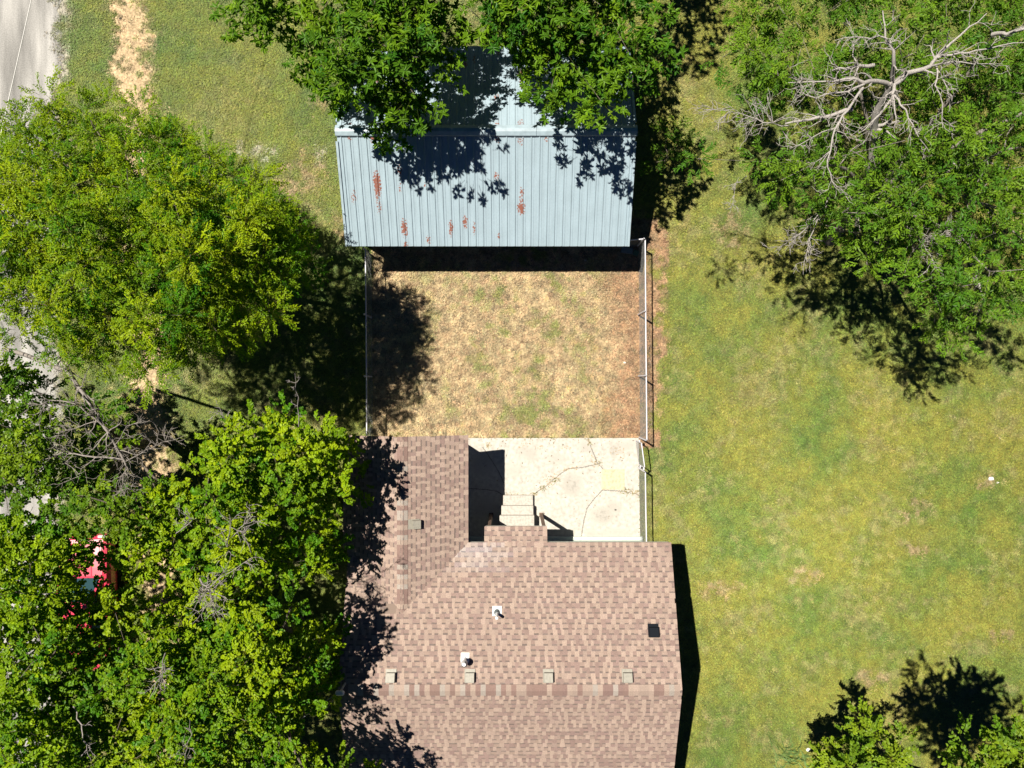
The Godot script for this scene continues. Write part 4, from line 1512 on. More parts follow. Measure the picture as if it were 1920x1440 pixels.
func build_trees() -> void:
	var r := rng_of(900)
	var t0 := Time.get_ticks_msec()
	# gaps through which the parked car shows and is lit
	var car := Vector3(-13.35, 0.95, 5.85)
	var to_cam := (Vector3(0, CAM_H, 0) - car).normalized()
	var to_sun := Vector3(-SHIFT.x, 1.0, -SHIFT.y).normalized()
	var car_rays := [[car, to_cam, 0.60], [car + Vector3(0.1, 0, 0), to_sun, 0.65]]
	var dead_m := mat("dead_wood", lin(0.34, 0.31, 0.30), 0.85, noise_tex.bark, 2.0)
	var dead_dark := mat("dead_wood_brown", lin(0.30, 0.27, 0.25), 0.85, noise_tex.bark, 2.0)

	tree({"name": "round_crowned_tree", "label": "big round yellow green tree beside the sandy strip by the road", "leaf_scale": 0.92, "void": 0.42, "inset": 17.0, "lean": Vector2(-0.0026, 0.0045), "seed": 5, "base": Vector3(-8.9, 0, -3.6), "fork": Vector3(-8.8, 2.6, -3.6), "trunk_r": 0.2, "kind": "ash", "he": 4.7, "ht": 8.0, "dome": 210.0, "sp": 38.0, "per": 40, "clump_r": 0.40, "limbs": 9,
		"polys": [V([[-150, 230], [0, 190], [40, 205], [75, 150], [115, 168], [150, 190], [215, 152], [262, 175], [300, 215], [345, 222], [395, 245], [420, 280], [500, 308], [520, 330], [512, 350], [545, 352], [562, 400], [590, 455], [575, 490], [562, 512], [545, 560], [520, 600], [490, 630], [440, 640], [400, 655], [365, 665], [340, 675], [318, 692], [290, 718], [262, 722], [245, 700], [220, 690], [190, 660], [130, 690], [70, 690], [20, 640], [0, 620], [-150, 600]])],
		"ca": Color(0.050, 0.175, 0.004), "cb": Color(0.280, 0.370, 0.004)})

	var tb := tree({"name": "leafy_tree", "label": "bright yellow green tree whose branches shade the house wing", "lean": Vector2(-0.002, -0.0015), "seed": 8, "base": Vector3(-6.5, 0, 3.4), "fork": Vector3(-6.6, 2.4, 3.3), "kind": "round", "he": 4.0, "ht": 7.2, "dome": 190.0, "sp": 40.0, "per": 30, "clump_r": 0.46, "limbs": 8, "group": "yellow green trees beside the house",
		"polys": [V([[440, 712], [468, 735], [505, 772], [530, 765], [548, 750], [565, 790], [590, 800], [640, 785], [655, 830], [668, 870], [655, 905], [690, 935], [668, 975], [690, 1025], [640, 1050], [620, 1090], [560, 1100], [500, 1115], [430, 1145], [330, 1125], [250, 1120], [190, 1110], [195, 1060], [225, 1010], [250, 960], [250, 932], [320, 920], [310, 885], [345, 855], [400, 835], [388, 790], [430, 780]])],
		"ca": Color(0.062, 0.180, 0.004), "cb": Color(0.270, 0.365, 0.004), "rays": car_rays + [[Vector3(-2.75, 3.3, 4.1), to_sun, 0.95]]})
	add_dead(tb, [[[[420, 1040, 7.6], [432, 1000, 8.2], [430, 965, 8.6]], 0.02, 0.006, 9, 0.55], [[[470, 1030, 7.6], [450, 990, 8.2], [470, 965, 8.5]], 0.018, 0.006, 8, 0.5], [[[560, 800, 6.0], [558, 745, 6.6], [553, 700, 7.0]], 0.014, 0.004, 6, 0.2], [[[450, 810, 6.2], [425, 785, 6.8], [402, 770, 7.0]], 0.014, 0.004, 7, 0.3]], r, dead_m)

	var tc := tree({"name": "leafy_tree", "label": "dense yellow green tree with a pale bare twig fan beside the roof ridge", "seed": 13, "base": Vector3(-7.2, 0, 8.0), "fork": Vector3(-7.2, 2.5, 7.8), "kind": "round", "he": 4.2, "ht": 7.6, "dome": 210.0, "sp": 40.0, "per": 30, "clump_r": 0.46, "limbs": 8, "group": "yellow green trees beside the house",
		"polys": [V([[330, 1125], [430, 1145], [500, 1115], [560, 1100], [585, 1140], [560, 1180], [600, 1165], [655, 1215], [640, 1245], [618, 1295], [606, 1330], [600, 1375], [570, 1392], [560, 1440], [640, 1475], [700, 1560], [600, 1680], [480, 1700], [150, 1600], [120, 1440], [105, 1300], [120, 1180], [185, 1110], [250, 1120]])],
		"holes": [[525, 1290, 24], [470, 1380, 26], [560, 1130, 20]],
		"ca": Color(0.060, 0.175, 0.004), "cb": Color(0.255, 0.350, 0.004), "rays": car_rays})
	add_dead(tc, [[[[375, 1085, 8.2], [392, 1110, 8.9], [400, 1130, 9.1]], 0.024, 0.006, 22, 0.6], [[[385, 1105, 8.8], [420, 1080, 9.1], [475, 1045, 9.2]], 0.014, 0.004, 10, 0.35], [[[310, 1225, 8.2], [303, 1265, 8.9], [280, 1310, 9.1]], 0.018, 0.005, 12, 0.4], [[[345, 1440, 7.8], [350, 1400, 8.6], [360, 1370, 8.9]], 0.014, 0.004, 8, 0.35], [[[330, 1000, 8.0], [360, 975, 8.4], [345, 965, 8.6]], 0.012, 0.004, 7, 0.3]], r, dead_m)

	var td := tree({"name": "roadside_tree", "label": "dark shaded tree with a long bare grey limb beside the road", "seed": 21, "base": Vector3(-11.7, 0, 1.9), "fork": Vector3(-11.7, 2.2, 1.9), "kind": "round", "he": 3.4, "ht": 5.9, "dome": 150.0, "sp": 42.0, "per": 28, "clump_r": 0.46, "layers": 2, "inset": 14.0,
		"polys": [V([[-150, 660], [0, 648], [50, 690], [95, 730], [120, 770], [150, 760], [200, 742], [255, 760], [285, 790], [270, 830], [225, 838], [190, 890], [250, 900], [330, 890], [340, 1000], [230, 1050], [140, 1035], [60, 985], [-150, 960]])],
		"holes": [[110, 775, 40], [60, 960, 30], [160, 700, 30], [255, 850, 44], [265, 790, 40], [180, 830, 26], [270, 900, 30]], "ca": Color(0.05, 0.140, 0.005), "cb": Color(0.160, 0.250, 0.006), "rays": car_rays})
	add_dead(td, [[[[10, 655, 4.6], [70, 675, 5.4], [123, 693, 5.9], [160, 740, 6.3], [195, 800, 6.4], [215, 835, 6.3], [233, 862, 6.2], [240, 895, 6.0]], 0.06, 0.022, 30, 0.7], [[[195, 800, 6.4], [150, 760, 6.7], [95, 750, 6.7], [70, 765, 6.6]], 0.024, 0.006, 18, 0.6], [[[233, 862, 6.2], [180, 855, 6.3], [115, 850, 6.2], [55, 870, 6.0]], 0.03, 0.008, 18, 0.6], [[[236, 865, 6.2], [290, 835, 6.5], [350, 815, 6.6]], 0.014, 0.004, 18, 0.5], [[[238, 880, 6.1], [225, 895, 6.2], [240, 925, 6.0]], 0.018, 0.005, 20, 0.5], [[[215, 835, 6.3], [240, 800, 6.6], [265, 790, 6.7]], 0.012, 0.004, 8, 0.45], [[[100, 850, 6.0], [150, 890, 6.2], [120, 905, 6.0]], 0.012, 0.004, 6, 0.5], [[[190, 790, 6.4], [150, 800, 6.3], [110, 810, 6.2]], 0.016, 0.004, 16, 0.5]], r, dead_dark)

	var te := tree({"name": "leafy_tree", "label": "yellow green tree over the red car in the lower corner", "seed": 34, "base": Vector3(-11.4, 0, 7.4), "fork": Vector3(-11.2, 2.5, 7.4), "kind": "round", "he": 4.8, "ht": 7.8, "dome": 190.0, "sp": 40.0, "per": 30, "clump_r": 0.46, "limbs": 8, "group": "yellow green trees beside the house",
		"polys": [V([[-150, 970], [0, 965], [60, 990], [110, 1005], [138, 1035], [138, 1095], [160, 1110], [160, 1180], [150, 1300], [170, 1440], [150, 1600], [-150, 1600]])],
		"ca": Color(0.056, 0.170, 0.004), "cb": Color(0.235, 0.340, 0.004), "rays": car_rays})
	add_dead(te, [[[[138, 1325, 7.4], [152, 1360, 8.0], [158, 1385, 8.1], [165, 1415, 8.0]], 0.02, 0.008, 6, 0.3]], r, dead_m)

	tree({"name": "large_leaved_tree", "label": "deep green large leaved tree hanging over the back of the metal shed", "seed": 55, "base": Vector3(-0.4, 0, -12.3), "fork": Vector3(-0.4, 3.2, -12.2), "trunk_r": 0.26, "kind": "pecan", "he": 3.8, "ht": 7.4, "min_y": 4.0, "inset": 20.0, "void": 0.4, "dome": 270.0, "sp": 44.0, "per": 22, "clump_r": 0.48, "limbs": 10,
		"polys": [V([[575, -20], [548, 60], [552, 100], [570, 135], [592, 178], [640, 192], [665, 182], [690, 220], [735, 232], [768, 262], [792, 240], [780, 205], [802, 190], [840, 165], [852, 130], [850, 70], [858, 20], [860, -220], [560, -220]]),
			V([[860, -220], [862, 10], [885, 38], [930, 52], [950, 100], [985, 110], [985, 150], [1010, 180], [1040, 192], [1062, 186], [1088, 222], [1120, 222], [1150, 205], [1176, 202], [1190, 185], [1176, 160], [1215, 130], [1240, 142], [1262, 80], [1250, 50], [1212, 35], [1192, -5], [1220, -220]]),
			V([[400, -120], [408, 20], [432, 35], [460, 60], [492, 55], [505, 28], [560, 15], [565, -120]]), V([[1110, -480], [1310, -480], [1320, -260], [1230, -210], [1120, -260]])],
		"holes": [[965, 60, 18], [885, 60, 20]], "ca": Color(0.038, 0.130, 0.008), "cb": Color(0.150, 0.265, 0.008)})

	var tg := tree({"name": "thin_crowned_tree", "label": "thin crowned tree with bare grey branches standing on the open lawn", "seed": 89, "base": Vector3(10.7, 0, -4.9), "fork": Vector3(10.5, 3.0, -5.5), "trunk_r": 0.2, "kind": "narrow", "he": 5.0, "ht": 6.6, "dome": 170.0, "sp": 44.0, "per": 19, "clump_r": 0.42, "limbs": 11, "layers": 2, "void": 0.2, "bark": "grey_bark", "bark_col": lin(0.27, 0.24, 0.22),
		"polys": [V([[1335, -20], [1315, 40], [1372, 55], [1365, 125], [1402, 162], [1420, 200], [1392, 232], [1368, 250], [1400, 275], [1420, 335], [1392, 380], [1395, 405], [1432, 412], [1470, 375], [1520, 372], [1532, 400], [1505, 440], [1560, 432], [1600, 440], [1575, 490], [1590, 560], [1612, 572], [1645, 515], [1690, 540], [1722, 560], [1725, 615], [1770, 645], [1822, 668], [1850, 650], [1880, 612], [1930, 600], [2100, 600], [2100, -200], [1340, -200]]), V([[1275, 275], [1310, 262], [1345, 285], [1335, 330], [1285, 320]])],
		"holes": [[1545, 60, 36], [1440, 235, 46], [1530, 205, 40], [1640, 195, 62], [1585, 160, 44], [1480, 290, 30], [1590, 280, 34], [1560, 400, 26], [1690, 470, 30], [1500, 330, 22], [1800, 500, 26], [1640, 460, 24]],
		"ca": Color(0.060, 0.165, 0.012), "cb": Color(0.150, 0.265, 0.014)})
	add_dead(tg, [
		[[[1610, 420, 2.9], [1625, 370, 3.7], [1630, 330, 4.3], [1638, 240, 5.2], [1645, 200, 5.7], [1668, 160, 6.3]], 0.13, 0.085, 3, 0.6],
		[[[1668, 160, 6.3], [1700, 138, 6.7], [1745, 124, 7.0], [1757, 105, 7.1], [1800, 65, 7.2], [1850, 25, 7.3]], 0.075, 0.010, 5, 0.6],
		[[[1757, 108, 7.1], [1800, 100, 7.2], [1850, 90, 7.2], [1920, 80, 7.2]], 0.03, 0.010, 4, 0.6],
		[[[1745, 124, 7.0], [1800, 117, 7.1], [1880, 120, 7.1]], 0.026, 0.006, 4, 0.5],
		[[[1700, 138, 6.7], [1676, 160, 6.9], [1672, 185, 7.0], [1640, 225, 7.0], [1610, 250, 6.8]], 0.055, 0.008, 7, 0.5],
		[[[1674, 180, 7.0], [1678, 210, 7.1], [1680, 240, 7.0]], 0.022, 0.008, 3, 0.3],
		[[[1676, 178, 7.0], [1695, 205, 7.1], [1720, 250, 7.0], [1742, 285, 6.8]], 0.028, 0.006, 6, 0.4],
		[[[1668, 160, 6.3], [1645, 150, 6.6], [1620, 155, 6.8], [1600, 145, 6.9], [1560, 152, 6.9], [1478, 155, 6.8]], 0.07, 0.008, 8, 0.6],
		[[[1620, 158, 6.8], [1590, 172, 6.9], [1530, 182, 6.9], [1495, 172, 6.8]], 0.030, 0.006, 7, 0.5],
		[[[1618, 165, 6.8], [1590, 205, 7.0], [1565, 242, 7.0], [1552, 300, 6.9], [1560, 340, 6.8], [1592, 366, 6.6]], 0.034, 0.006, 9, 0.5],
		[[[1598, 205, 6.7], [1560, 214, 6.6], [1520, 225, 6.5], [1472, 232, 6.3]], 0.055, 0.020, 5, 0.5],
		[[[1565, 240, 6.9], [1500, 270, 6.8], [1480, 280, 6.7]], 0.014, 0.004, 6, 0.4],
		[[[1674, 150, 6.4], [1678, 110, 6.9], [1662, 70, 7.1], [1655, 20, 7.2]], 0.055, 0.012, 4, 0.5],
		[[[1662, 72, 7.1], [1620, 68, 7.2], [1565, 76, 7.1]], 0.022, 0.006, 6, 0.4],
		[[[1638, 122, 6.6], [1600, 125, 6.7], [1560, 132, 6.7]], 0.05, 0.020, 4, 0.5],
		[[[1755, 122, 7.0], [1756, 160, 7.2], [1768, 210, 7.1], [1768, 240, 7.0]], 0.022, 0.006, 5, 0.35],
		[[[1757, 130, 7.0], [1775, 160, 7.2], [1785, 190, 7.1]], 0.016, 0.005, 5, 0.35],
		[[[1480, 235, 5.6], [1430, 230, 5.7], [1390, 212, 5.8], [1320, 206, 5.7]], 0.020, 0.004, 16, 0.6],
		[[[1560, 360, 4.8], [1530, 410, 5.0], [1495, 445, 5.0], [1456, 468, 4.9]], 0.020, 0.005, 10, 0.5],
		[[[1550, 385, 4.8], [1525, 430, 5.0], [1510, 480, 4.9], [1506, 515, 4.8]], 0.018, 0.005, 8, 0.4],
		[[[1700, 425, 5.0], [1730, 450, 5.2], [1755, 500, 5.2]], 0.020, 0.005, 10, 0.5],
		[[[1700, 430, 5.1], [1760, 448, 5.3], [1800, 425, 5.3]], 0.012, 0.004, 7, 0.4],
		[[[1400, 330, 4.2], [1380, 345, 4.3], [1368, 400, 4.2]], 0.012, 0.004, 5, 0.3],
		[[[1785, 300, 4.4], [1800, 320, 4.5], [1820, 335, 4.4]], 0.03, 0.014, 4, 0.4],
		[[[1820, 450, 3.4], [1830, 500, 3.9], [1845, 565, 4.2]], 0.045, 0.02, 4, 0.4],
		[[[1860, 65, 7.6], [1890, 62, 7.9], [1950, 50, 8.1]], 0.05, 0.03, 3, 0.4]], r, mat("pale_dead_wood", lin(0.42, 0.395, 0.38), 0.85, noise_tex.bark, 2.0), 0.9, 2.0)

	tree({"name": "sapling", "label": "small leafy sapling in the shade beside the shed", "category": "sapling", "seed": 144, "base": Vector3(5.0, 0, -7.2), "fork": Vector3(5.0, 0.8, -7.2), "trunk_r": 0.03, "kind": "narrow", "he": 1.6, "ht": 2.4, "dome": 50.0, "sp": 22.0, "per": 10, "inset": 8.0, "void": 1.0, "clump_r": 0.22, "limbs": 3, "layers": 1,
		"polys": [V([[1222, 265], [1250, 225], [1300, 235], [1310, 290], [1270, 310], [1225, 300]])], "ca": Color(0.055, 0.140, 0.014), "cb": Color(0.120, 0.210, 0.014)})

	tree({"name": "corner_shrub_tree", "label": "bright green bushy treetop rising at the lower edge of the lawn", "seed": 233, "base": Vector3(10.6, 0, 13.2), "fork": Vector3(10.6, 1.2, 13.0), "trunk_r": 0.1, "kind": "round", "he": 3.0, "ht": 4.3, "dome": 90.0, "sp": 30.0, "per": 28, "inset": 12.0, "void": 1.0, "clump_r": 0.30, "limbs": 6,
		"polys": [V([[1560, 1430], [1580, 1410], [1600, 1398], [1640, 1408], [1672, 1385], [1680, 1355], [1702, 1362], [1712, 1400], [1700, 1440], [1740, 1560], [1580, 1560]])], "ca": Color(0.085, 0.185, 0.010), "cb": Color(0.200, 0.280, 0.012)})
	tree({"name": "tall_tree", "label": "tall tree showing only its leaf tips in the lower corner", "seed": 377, "base": Vector3(13.0, 0, 12.8), "fork": Vector3(13.0, 4.0, 12.4), "trunk_r": 0.16, "kind": "round", "he": 8.2, "ht": 9.6, "dome": 120.0, "sp": 42.0, "per": 28, "inset": 16.0, "clump_r": 0.45, "limbs": 7,
		"polys": [V([[1872, 1440], [1895, 1392], [1925, 1380], [2050, 1390], [2150, 1480], [2150, 1640], [1990, 1700], [1890, 1600]])], "ca": Color(0.085, 0.185, 0.010), "cb": Color(0.200, 0.280, 0.012)})
	# strappy plant under the corner tree
	var sp := thing("strap_leaf_plant", "low plant with long pale strap leaves at the lower edge of the lawn", "plant", Vector3(9.3, 0, 12.5))
	var mb := MB.new()
	for i in 70:
		var a := r.randf() * TAU
		var d := Vector3(cos(a), r.randf_range(0.3, 1.0), sin(a)).normalized()
		var c0 := Vector3(r.randf_range(-0.55, 0.5), 0, r.randf_range(-0.3, 0.35))
		var w := Vector3(-d.z, 0, d.x).normalized() * 0.014
		var l := r.randf_range(0.3, 0.55)
		var p1 := c0 + d * l * 0.6
		var p2 := c0 + d * l + Vector3(0, -0.10, 0) + Vector3(d.x, 0, d.z) * 0.1
		var col := Color(0.12, 0.19, 0.06) * r.randf_range(0.8, 1.4)
		mb.quad(c0 - w, c0 + w, p1 + w, p1 - w, Vector3.UP, col)
		mb.tri(p1 - w, p1 + w, p2, Vector3.UP, col)
	part("leaf_blades", mb.commit(leaf_mat("leaf")), sp).set_meta("kind", "stuff")
	print("trees ", Time.get_ticks_msec() - t0)

# ------------------------------------------------------------------ car
func build_car() -> void:
	# nose towards -z; origin under the middle of the car
	var car := thing("parked_car", "red car parked under the trees by the road", "car", Vector3(-13.98, 0, 7.15))
	car.rotation_degrees.y = 1.5
	var paint := mat("red_paint", lin(0.50, 0.035, 0.075), 0.3)
	paint.clearcoat_enabled = true
	paint.clearcoat = 0.8
	paint.clearcoat_roughness = 0.08
	var glass := mat("car_glass", lin(0.02, 0.05, 0.06), 0.05)
	var rubber := mat("tyre_rubber", lin(0.02, 0.02, 0.02), 0.85)
	var steel := mat("rim_metal", lin(0.4, 0.4, 0.42), 0.35)
	# lower body: lofted cross sections along z
	var secs := [[-2.18, 0.66, 0.35, 0.62], [-2.05, 0.80, 0.25, 0.72], [-1.6, 0.86, 0.22, 0.84], [-0.95, 0.875, 0.20, 0.93], [0.0, 0.88, 0.20, 0.95], [1.1, 0.88, 0.20, 0.97], [1.7, 0.86, 0.24, 0.98], [2.1, 0.78, 0.30, 0.92], [2.2, 0.64, 0.42, 0.80]]
	var m := MB.new()
	var ring := func(s: Array) -> Array:
		var w: float = s[1]
		var lo: float = s[2]
		var hi: float = s[3]
		return [Vector3(-w * 0.9, lo, s[0]), Vector3(-w, lerpf(lo, hi, 0.3), s[0]), Vector3(-w, lerpf(lo, hi, 0.7), s[0]), Vector3(-w * 0.93, lerpf(lo, hi, 0.93), s[0]), Vector3(-w * 0.8, hi, s[0]), Vector3(w * 0.8, hi, s[0]), Vector3(w * 0.93, lerpf(lo, hi, 0.93), s[0]), Vector3(w, lerpf(lo, hi, 0.7), s[0]), Vector3(w, lerpf(lo, hi, 0.3), s[0]), Vector3(w * 0.9, lo, s[0])]
	for i in secs.size() - 1:
		var a: Array = ring.call(secs[i])
		var b: Array = ring.call(secs[i + 1])
		for k in 10:
			var k2 := (k + 1) % 10
			var mid: Vector3 = (a[k] + a[k2] + b[k] + b[k2]) * 0.25
			m.quad(a[k], a[k2], b[k2], b[k], Vector3(mid.x, mid.y - 0.6, 0) if absf(mid.y - 0.6) > 0.2 or absf(mid.x) > 0.5 else Vector3(0, mid.y - 0.6, 0))
	for e in [0, secs.size() - 1]:
		var a: Array = ring.call(secs[e])
		for k in range(1, 9):
			m.tri(a[0], a[k], a[k + 1], Vector3(0, 0, -1 if e == 0 else 1))
	part("body", m.commit(paint), car)
	# hood with two raised creases
	m = MB.new()
	var xs := [-0.68, -0.44, -0.40, -0.36, 0.36, 0.40, 0.44, 0.68]
	var hs := [-0.012, 0.012, 0.016, 0.030, 0.030, 0.016, 0.012, -0.012]
	for i in 7:
		for q in 4:
			var pts := []
			for e in [[i, q], [i + 1, q], [i + 1, q + 1], [i, q + 1]]:
				var t: float = e[1] / 4.0
				var zz := lerpf(-1.95, -0.92, t)
				pts.append(Vector3(xs[e[0]] * (0.92 + 0.08 * t), lerpf(0.765, 0.94, sqrt(t)) + hs[e[0]], zz))
			m.quad(pts[0], pts[1], pts[2], pts[3], Vector3.UP)
	part("hood", m.commit(paint), car)
	# cabin
	m = MB.new()
	var low := [Vector3(-0.74, 0.94, -0.90), Vector3(0.74, 0.94, -0.90), Vector3(0.74, 0.96, 1.55), Vector3(-0.74, 0.96, 1.55)]
	var hi := [Vector3(-0.56, 1.40, -0.15), Vector3(0.56, 1.40, -0.15), Vector3(0.54, 1.39, 0.95), Vector3(-0.54, 1.39, 0.95)]
	m.quad(hi[0], hi[1], hi[2], hi[3], Vector3.UP)
	m.quad(hi[0] + Vector3(0.03, 0.02, 0.05), hi[1] + Vector3(-0.03, 0.02, 0.05), hi[2] + Vector3(-0.03, 0.02, -0.05), hi[3] + Vector3(0.03, 0.02, -0.05), Vector3.UP)
	for i in 4:
		var k := (i + 1) % 4
		var out: Vector3 = (low[i] + low[k]) * 0.5 - Vector3(0, 1, 0.3)
		m.quad(low[i], low[k], hi[k], hi[i], out)
	part("roof", m.commit(paint), car)
	for i in 4:
		var k := (i + 1) % 4
		var out: Vector3 = (low[i] + low[k]) * 0.5 - Vector3(0, low[i].y, 0.3)
		out = out.normalized()
		var nn: Vector3 = (hi[i] - low[i]).cross(low[k] - low[i]).normalized()
		if nn.dot(out) < 0: nn = -nn
		var g := MB.new()
		var P := func(u: float, v: float) -> Vector3: return low[i].lerp(low[k], u).lerp(hi[i].lerp(hi[k], u), v) + nn * 0.008
		if i % 2 == 0:
			g.quad(P.call(0.05, 0.06), P.call(0.95, 0.06), P.call(0.94, 0.93), P.call(0.06, 0.93), nn)
			part("windshield" if i == 0 else "rear_window", g.commit(glass), car)
		else:
			for h in [[0.07, 0.47], [0.53, 0.92]]:
				g = MB.new()
				g.quad(P.call(h[0], 0.1), P.call(h[1], 0.1), P.call(h[1], 0.88), P.call(h[0], 0.88), nn)
				part("side_window", g.commit(glass), car)
	for q in [[Vector3(-0.2, 0.97, -0.87), Vector3(0.42, 1.06, -0.70)], [Vector3(0.25, 0.97, -0.87), Vector3(0.66, 1.03, -0.74)]]:
		var wp := MB.new()
		wp.tube(PackedVector3Array(q), PackedFloat32Array([0.008, 0.006]), 5)
		part("wiper", wp.commit(rubber), car)
	for sx in [-1.0, 1.0]:
		for sz in [-1.35, 1.35]:
			var w := MB.new()
			w.tube(PackedVector3Array([Vector3(sx * 0.70, 0.31, sz), Vector3(sx * 0.73, 0.31, sz), Vector3(sx * 0.87, 0.31, sz), Vector3(sx * 0.895, 0.31, sz)]), PackedFloat32Array([0.29, 0.315, 0.315, 0.28]), 20)
			var wo := part("wheel", w.commit(rubber), car)
			w = MB.new()
			w.tube(PackedVector3Array([Vector3(sx * 0.88, 0.31, sz), Vector3(sx * 0.905, 0.31, sz)]), PackedFloat32Array([0.20, 0.17]), 16)
			part("rim", w.commit(steel), wo)
		var hl := MB.new()
		hl.bevel_box(Vector3(sx * 0.56, 0.63, -2.10), Vector3(0.26, 0.12, 0.14), 0.03)
		part("headlight", hl.commit(mat("lamp_glass", lin(0.5, 0.5, 0.5), 0.1)), car)
		hl = MB.new()
		hl.bevel_box(Vector3(sx * 0.58, 0.74, 2.10), Vector3(0.26, 0.14, 0.12), 0.03)
		part("taillight", hl.commit(mat("tail_glass", lin(0.3, 0.01, 0.01), 0.15)), car)
		hl = MB.new()
		hl.bevel_box(Vector3(sx * 0.92, 0.98, -0.62), Vector3(0.16, 0.11, 0.08), 0.025)
		part("mirror", hl.commit(paint), car)

# ------------------------------------------------------------------ wires
func sag_line(a: Vector3, b: Vector3, sag: float, n: int) -> PackedVector3Array:
	var o := PackedVector3Array()
	for i in n + 1:
		var t := float(i) / n
		o.append(a.lerp(b, t) - Vector3(0, sag * 4.0 * t * (1.0 - t), 0))
	return o

func fill(n: int, v: float) -> PackedFloat32Array:
	var o := PackedFloat32Array()
	o.resize(n)
	o.fill(v)
	return o

func build_wires() -> void:
	var cable := mat("cable_aluminium", lin(0.55, 0.55, 0.55), 0.4)
	var m := MB.new()
	var a := G(40, 0, 7.0)
	var b := G(0, 175, 7.0)
	var d := b - a
	var pts := sag_line(a - d * 6.0, a + d * 8.0, 0.3, 24)
	m.tube(pts, fill(pts.size(), 0.009), 5)
	solo("power_line", m.commit(cable), "thin pale overhead wire crossing above the road", "wire")
	m = MB.new()
	pts = sag_line(Vector3(-4.74, 4.74, 8.38), Vector3(-15.5, 6.6, 16.0), 0.5, 20)
	m.tube(pts, fill(pts.size(), 0.012), 5)
	var loop := PackedVector3Array([Vector3(-4.74, 4.74, 8.38), Vector3(-4.95, 4.35, 8.75), Vector3(-5.2, 4.25, 9.1), Vector3(-5.4, 4.32, 9.05), Vector3(-5.45, 4.5, 8.9)])
	m.tube(loop, fill(5, 0.008), 5)
	solo("service_cable", m.commit(mat("cable_grey", lin(0.35, 0.36, 0.38), 0.5)), "service cable hanging from the mast on the house roof edge", "cable")

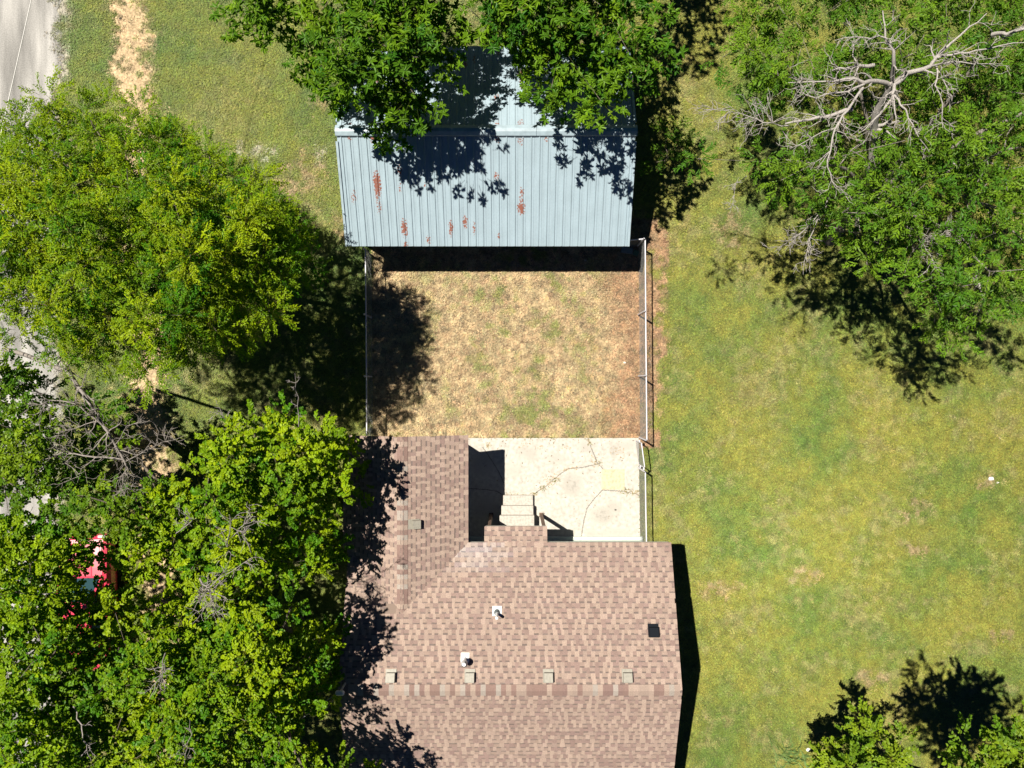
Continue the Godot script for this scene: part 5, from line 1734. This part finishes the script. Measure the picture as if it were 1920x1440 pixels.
# ------------------------------------------------------------------ small things
func build_small_things() -> void:
	var r := rng_of(4242)
	# two slabs lying in the shade of the shed
	for q in [[1175, 470, 22, 11, -8.0, lin(0.20, 0.23, 0.23), "grey_slab", "flat grey slab lying in the shade under the shed eave"], [1192, 475, 10, 10, -22.0, lin(0.12, 0.17, 0.11), "green_slab", "small greenish slab touching the grey slab in the shed shade"]]:
		var m := MB.new()
		m.bevel_box(Vector3(0, 0.04, 0), Vector3(q[2] * 0.018, 0.08, q[3] * 0.018), 0.008)
		var o := solo(q[6], m.commit(mat(q[6], q[5], 0.9, noise_tex.fine, 1.0)), q[7], "slab")
		o.position = G(q[0], q[1])
		o.rotation_degrees.y = q[4]
	# pale stones and scraps
	for q in [[1857, 897, 0.10, "pale_stone", "white stone lying on the lawn beside a bare soil spot", lin(0.6, 0.6, 0.58)], [1870, 905, 0.05, "pale_stone", "small white stone beside the larger white stone on the lawn", lin(0.55, 0.55, 0.52)], [1098, 488, 0.05, "pale_stone", "pale pebble in the shade below the shed eave", lin(0.4, 0.38, 0.35)], [226, 35, 0.045, "dark_stone", "dark stone on the sandy strip", lin(0.03, 0.03, 0.03)], [1515, 1405, 0.09, "pale_stone", "white stone among the strap leaves at the lawn edge", lin(0.6, 0.6, 0.6)], [1171, 680, 0.05, "pale_stone", "white stone in the dry yard near the long fence", lin(0.55, 0.53, 0.5)]]:
		var m := MB.new()
		var rings := []
		for j in 5:
			var ring := []
			var ph := PI * (0.04 + 0.92 * j / 4.0)
			for i in 8:
				var th := TAU * i / 8.0
				ring.append(Vector3(cos(th) * sin(ph), cos(ph) * 0.5 + 0.4, sin(th) * sin(ph) * 0.7) * float(q[2]) * r.randf_range(0.8, 1.15))
			rings.append(ring)
		for j in 4:
			for i in 8:
				var k := (i + 1) % 8
				m.quad(rings[j][i], rings[j][k], rings[j + 1][k], rings[j + 1][i], rings[j][i] + rings[j + 1][k] - Vector3(0, q[2] * 0.8, 0))
		m.quad(rings[0][0], rings[0][2], rings[0][4], rings[0][6], Vector3.UP)
		var o := solo(q[3], m.commit(mat("stone_%d" % int(q[0]), q[5], 0.8)), q[4], "stone")
		o.position = G(q[0], q[1])
	var wd := MB.new()
	for q in [[1035, 899, 12, 5, 60], [1016, 914, 7, 4, 30], [1120, 868, 8, 6, 30], [1104, 828, 4, 7, 20], [1180, 922, 20, 4, 70], [1202, 930, 4, 14, 90], [1204, 970, 4, 40, 170], [1200, 895, 3, 30, 60], [970, 927, 28, 1.5, 40], [1000, 926, 5, 3, 24], [915, 834, 4, 4, 24], [745, 818, 10, 5, 40], [1000, 821, 120, 1.5, 90]]:
		for i in q[4]:
			var p := G(q[0] + r.randfn() * q[2] * 0.6, q[1] + r.randfn() * q[3] * 0.6, 0.06)
			var a := r.randf() * TAU
			var d := Vector3(cos(a), r.randf_range(0.3, 1.2), sin(a)).normalized() * r.randf_range(0.04, 0.12)
			var s := Vector3(-d.z, 0, d.x).normalized() * 0.006
			var col := Color(0.13, 0.17, 0.03).lerp(Color(0.32, 0.22, 0.09), clampf(r.randfn(0.45, 0.35) if q[0] < 1190 else r.randfn(0.2, 0.25), 0.0, 1.0)) * r.randf_range(0.7, 1.3)
			wd.quad(p - s, p + s, p + d * 0.6 + s, p + d * 0.6 - s, Vector3.UP, col)
			wd.tri(p + d * 0.6 - s, p + d * 0.6 + s, p + d + Vector3(d.x, -0.01, d.z) * 0.3, Vector3.UP, col)
	solo("crack_weeds", wd.commit(mats["leaf"]), "weeds and dry grass in the patio cracks and along its edge", "weeds", "", "stuff")
	# fallen sticks caught along the long fence
	var stick := mat("stick", lin(1, 1, 1), 0.9)
	var m := MB.new()
	for i in 150:
		var t := pow(r.randf(), 0.6)
		var p := Vector3(r.randf_range(4.36, 4.72), r.randf_range(0.02, 0.06), lerpf(-2.6, 1.85, t))
		var a := r.randfn(PI / 2, 0.7)
		var l := r.randf_range(0.06, 0.32)
		var d := Vector3(cos(a), r.randf_range(-0.05, 0.35), sin(a)) * l
		m.tube(PackedVector3Array([p, p + d * 0.5 + Vector3(r.randf_range(-0.03, 0.03), 0.01, 0), p + d]), PackedFloat32Array([0.008, 0.007, 0.004]), 4, true, Color(0.24, 0.19, 0.14) * r.randf_range(0.6, 1.5))
	solo("fallen_sticks", m.commit(stick), "fallen sticks and vines caught along the long fence", "sticks", "", "stuff")
	# dry leaves and clippings over lawn and yard
	m = MB.new()
	for i in 9000:
		var p: Vector3
		var q := r.randf()
		var col: Color
		if q < 0.38:
			p = Vector3(r.randf_range(-4.5, 4.2), 0.02, r.randf_range(-4.2, 1.7))
			col = Color(0.36, 0.29, 0.18)
		elif q < 0.62:
			p = Vector3(clampf(r.randfn(4.2, 0.55), 2.9, 5.6), 0.02, r.randf_range(-4.3, 1.8))
			col = Color(0.30, 0.19, 0.12)
		elif q < 0.86:
			p = Vector3(r.randf_range(4.9, 17.0), 0.03, r.randf_range(-9.0, 12.9))
			col = Color(0.30, 0.25, 0.15)
		else:
			p = Vector3(r.randf_range(-15.0, -5.2), 0.03, r.randf_range(-12.8, 2.0))
			col = Color(0.28, 0.22, 0.13)
		col = col * r.randf_range(0.4, 1.5)
		var a := r.randf() * TAU
		var big := 1.0 if r.randf() < 0.94 else 2.0
		var d := Vector3(cos(a), r.randf_range(-0.2, 0.3), sin(a)) * r.randf_range(0.012, 0.035) * big
		var s := Vector3(-d.z, 0, d.x) * r.randf_range(0.2, 0.5)
		m.quad(p - d, p + s, p + d, p - s, Vector3.UP, col)
	solo("leaf_litter", m.commit(mats["dead_leaf"]), "dry leaf litter and straw strewn over yard and lawn", "litter", "", "stuff")
